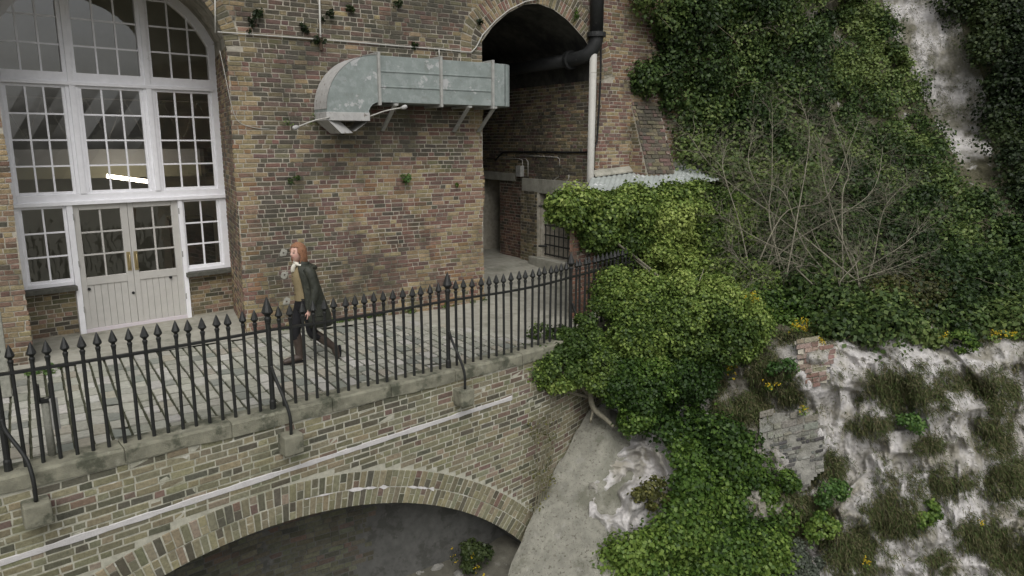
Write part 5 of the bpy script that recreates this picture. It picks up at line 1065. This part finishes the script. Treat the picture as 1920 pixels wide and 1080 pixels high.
    ringloft('waistcoat', [(.02, 0, .93, .125, .155, -.02), (.015, 0, 1.0, .120, .148, 0), (.015, 0, 1.08, .118, .142, 0), (.005, 0, 1.2, .135, .155, 0), (.005, 0, 1.29, .130, .152, .0), (.01, 0, 1.36, .09, .12, 0), (.01, 0, 1.40, .06, .07, 0)], M_VEST, wob=.08)
    for k in range(5): mb = MB(); z = 1.0+.065*k; mb.tube([V(-.108-.012*math.sin(k*.6), -.035, z), V(-.122-.012*math.sin(k*.6), -.037, z)], .008, 8); mb.build('button', M_BOOT, o)
    # coat: open front, flaring to the hem
    Rg = [(.03, 0, 1.425, .075, .080, .01), (.03, 0, 1.40, .095, .115, .0), (.035, 0, 1.365, .125, .190, .0), (.04, 0, 1.30, .150, .215, 0), (.06, 0, 1.18, .165, .21, 0), (.085, 0, 1.02, .185, .21, 0), (.105, 0, .86, .215, .225, .0), (.13, 0, .70, .24, .24, .0), (.145, 0, .54, .255, .25, .01)]
    A0 = [.55, .55, .62, .75, .85, .92, .95, .98, 1.0]; ringloft('coat', Rg, M_COAT, A0, [2*math.pi-.9*a for a in A0], 40, .010, .14, False)
    # collar and hood
    ringloft('collar', [(.02, 0, 1.375, .10, .125, .0), (.025, 0, 1.42, .088, .098, .01), (.03, 0, 1.455, .095, .10, .02)], M_COAT, [.75]*3, [2*math.pi-.75]*3, 24, .012, .08, False)
    mb = MB(); mb.tube(crspline([V(.02, -.15, 1.38), V(.12, -.12, 1.37), V(.19, 0, 1.35), V(.12, .12, 1.37), V(.02, .15, 1.38)], 5), [.02+.022*math.sin(math.pi*i/20) for i in range(21)], 8); mb.build('hood', M_COAT, o, smooth=True)
    mb = MB(); mb.tube(crspline([V(.03, -.175, 1.375), V(.06, -.225, 1.30), V(.10, -.255, 1.10), V(.085, -.262, 1.0), V(.045, -.255, .86), V(.035, -.25, .795)], 5), [.062+.014*math.sin(i*.5)*.3 if i < 12 else .060-.0012*(i-12) for i in range(26)], 14); mb.build('sleeve', M_COAT, o, smooth=True)
    mb = MB(); mb.tube(crspline([V(.03, .175, 1.375), V(.06, .225, 1.28), V(.10, .25, 1.08), V(.10, .25, .95), V(.08, .235, .84)], 5), [.060]*21, 12); mb.build('sleeve', M_COAT, o, smooth=True)
    mb = MB(); mb.box((ox+.05, oy-.256, .70), (ox+.20, oy-.222, .86)); mb.build('coat_pocket', M_COAT, o, bevel=.01)
    # scarf
    mb = MB(); mb.tube(crspline([V(.07*math.sin(a)+.0, -.078*math.cos(a), 1.43-.035*math.sin(a+1.2)) for a in np.linspace(0, 2*math.pi, 9)], 4), [.026+.005*math.sin(i*1.7) for i in range(33)], 8); mb.build('scarf', M_SCARF, o, smooth=True)
    mb = MB(); mb.tube(crspline([V(-.085, -.03, 1.42), V(-.115, -.03, 1.37), V(-.115, -.02, 1.32)], 4), [(.03, .018)]*9, 8); mb.build('scarf_end', M_SCARF, o, smooth=True)
    # trousers
    ringloft('trouser_seat', [(.03, 0, .78, .115, .15, 0), (.03, 0, .86, .13, .165, 0), (.025, 0, .95, .125, .16, 0)], M_TRS)
    mb = MB(); mb.tube(crspline([V(.02, .08, .90), V(-.05, .08, .66), V(-.10, .075, .46), V(-.085, .07, .34)], 6), [.092-.030*i/18 for i in range(19)], 14); mb.build('trouser_leg', M_TRS, o, smooth=True)
    mb = MB(); mb.tube(crspline([V(.04, -.08, .90), V(.07, -.085, .66), V(.085, -.09, .45), V(.18, -.088, .37)], 6), [.092-.028*i/18 for i in range(19)], 14); mb.build('trouser_leg', M_TRS, o, smooth=True)
    # boots
    def boot(P, Rr, foot, fr, sole):
        mb = MB(); mb.tube(crspline(P, 5), Rr, 14); mb.tube(crspline(foot, 5), fr, 12); b = mb.build('boot', M_BOOT, o, smooth=True)
        mb = MB(); mb.tube(crspline(sole, 4), [(.036, .012)]*(4*(len(sole)-1)+1), 8); mb.build('boot_sole', M_TRS, o, smooth=True)
    boot([V(-.095, .074, .43), V(-.085, .072, .36), V(-.072, .07, .22), V(-.07, .068, .10), V(-.07, .066, .05)], [.066, .066, .066, .067, .068, .067, .066, .064, .062, .06, .058, .056, .054, .052, .051, .050, .05, .05, .05, .05, .05], [V(-.035, .066, .055), V(-.09, .065, .07), V(-.18, .062, .055), V(-.27, .058, .04), V(-.305, .056, .035)], [.042, .046, .049, .051, .053, .054, .054, .053, .051, .048, .046, .045, .043, .041, .039, .036, .034, .031, .027, .022, .012], [V(-.02, .066, .014), V(-.12, .064, .013), V(-.30, .056, .012)])
    boot([V(.12, -.09, .425), V(.20, -.088, .355), V(.29, -.086, .275), V(.365, -.083, .21), V(.39, -.081, .18)], [.064]*5+[.066]*4+[.063, .06, .057, .054, .051, .05, .05, .05, .05, .05, .05, .05], [V(.40, -.083, .205), V(.405, -.082, .14), V(.425, -.08, .08), V(.425, -.079, .035), V(.405, -.078, .02)], [.044, .048, .05, .051, .052, .052, .051, .05, .049, .047, .046, .045, .043, .042, .04, .037, .034, .03, .026, .021, .012], [V(.452, -.083, .20), V(.465, -.081, .12), V(.455, -.079, .03)])
    # hair: cap plus shoulder-length fall
    hb = bmesh.new(); bmesh.ops.create_icosphere(hb, subdivisions=4, radius=1)
    for v in hb.verts:
        x, y, z = v.co; q = Vector((x*.117+.012, y*.095, z*.125+.014))
        if z < 0 and x > -.45: q.z = z*.235+.012; q.x = q.x*(1+.10*(-z))+.03*(-z); q.y *= 1+.30*(-z)
        k = 1+.05*math.sin(math.atan2(y, x)*14+z*3); q.x *= k; q.y *= k; v.co = q
    kill = [v for v in hb.verts if (v.co.x < -.042 and v.co.z < .072 and abs(v.co.y) < .072) or (v.co.x < -.022 and v.co.z < -.02)]
    bmesh.ops.delete(hb, geom=kill, context='VERTS'); R3 = ROT.to_3x3()
    for v in hb.verts: v.co = HC+R3@v.co-base
    hm = bpy.data.meshes.new('hair'); hb.to_mesh(hm); hb.free(); hm.polygons.foreach_set('use_smooth', [True]*len(hm.polygons)); hm.materials.append(M_HAIR); h = bpy.data.objects.new('hair', hm); h.location = base; put(h, o)
    s_ = h.modifiers.new('Solid', 'SOLIDIFY'); s_.thickness = .012
person()
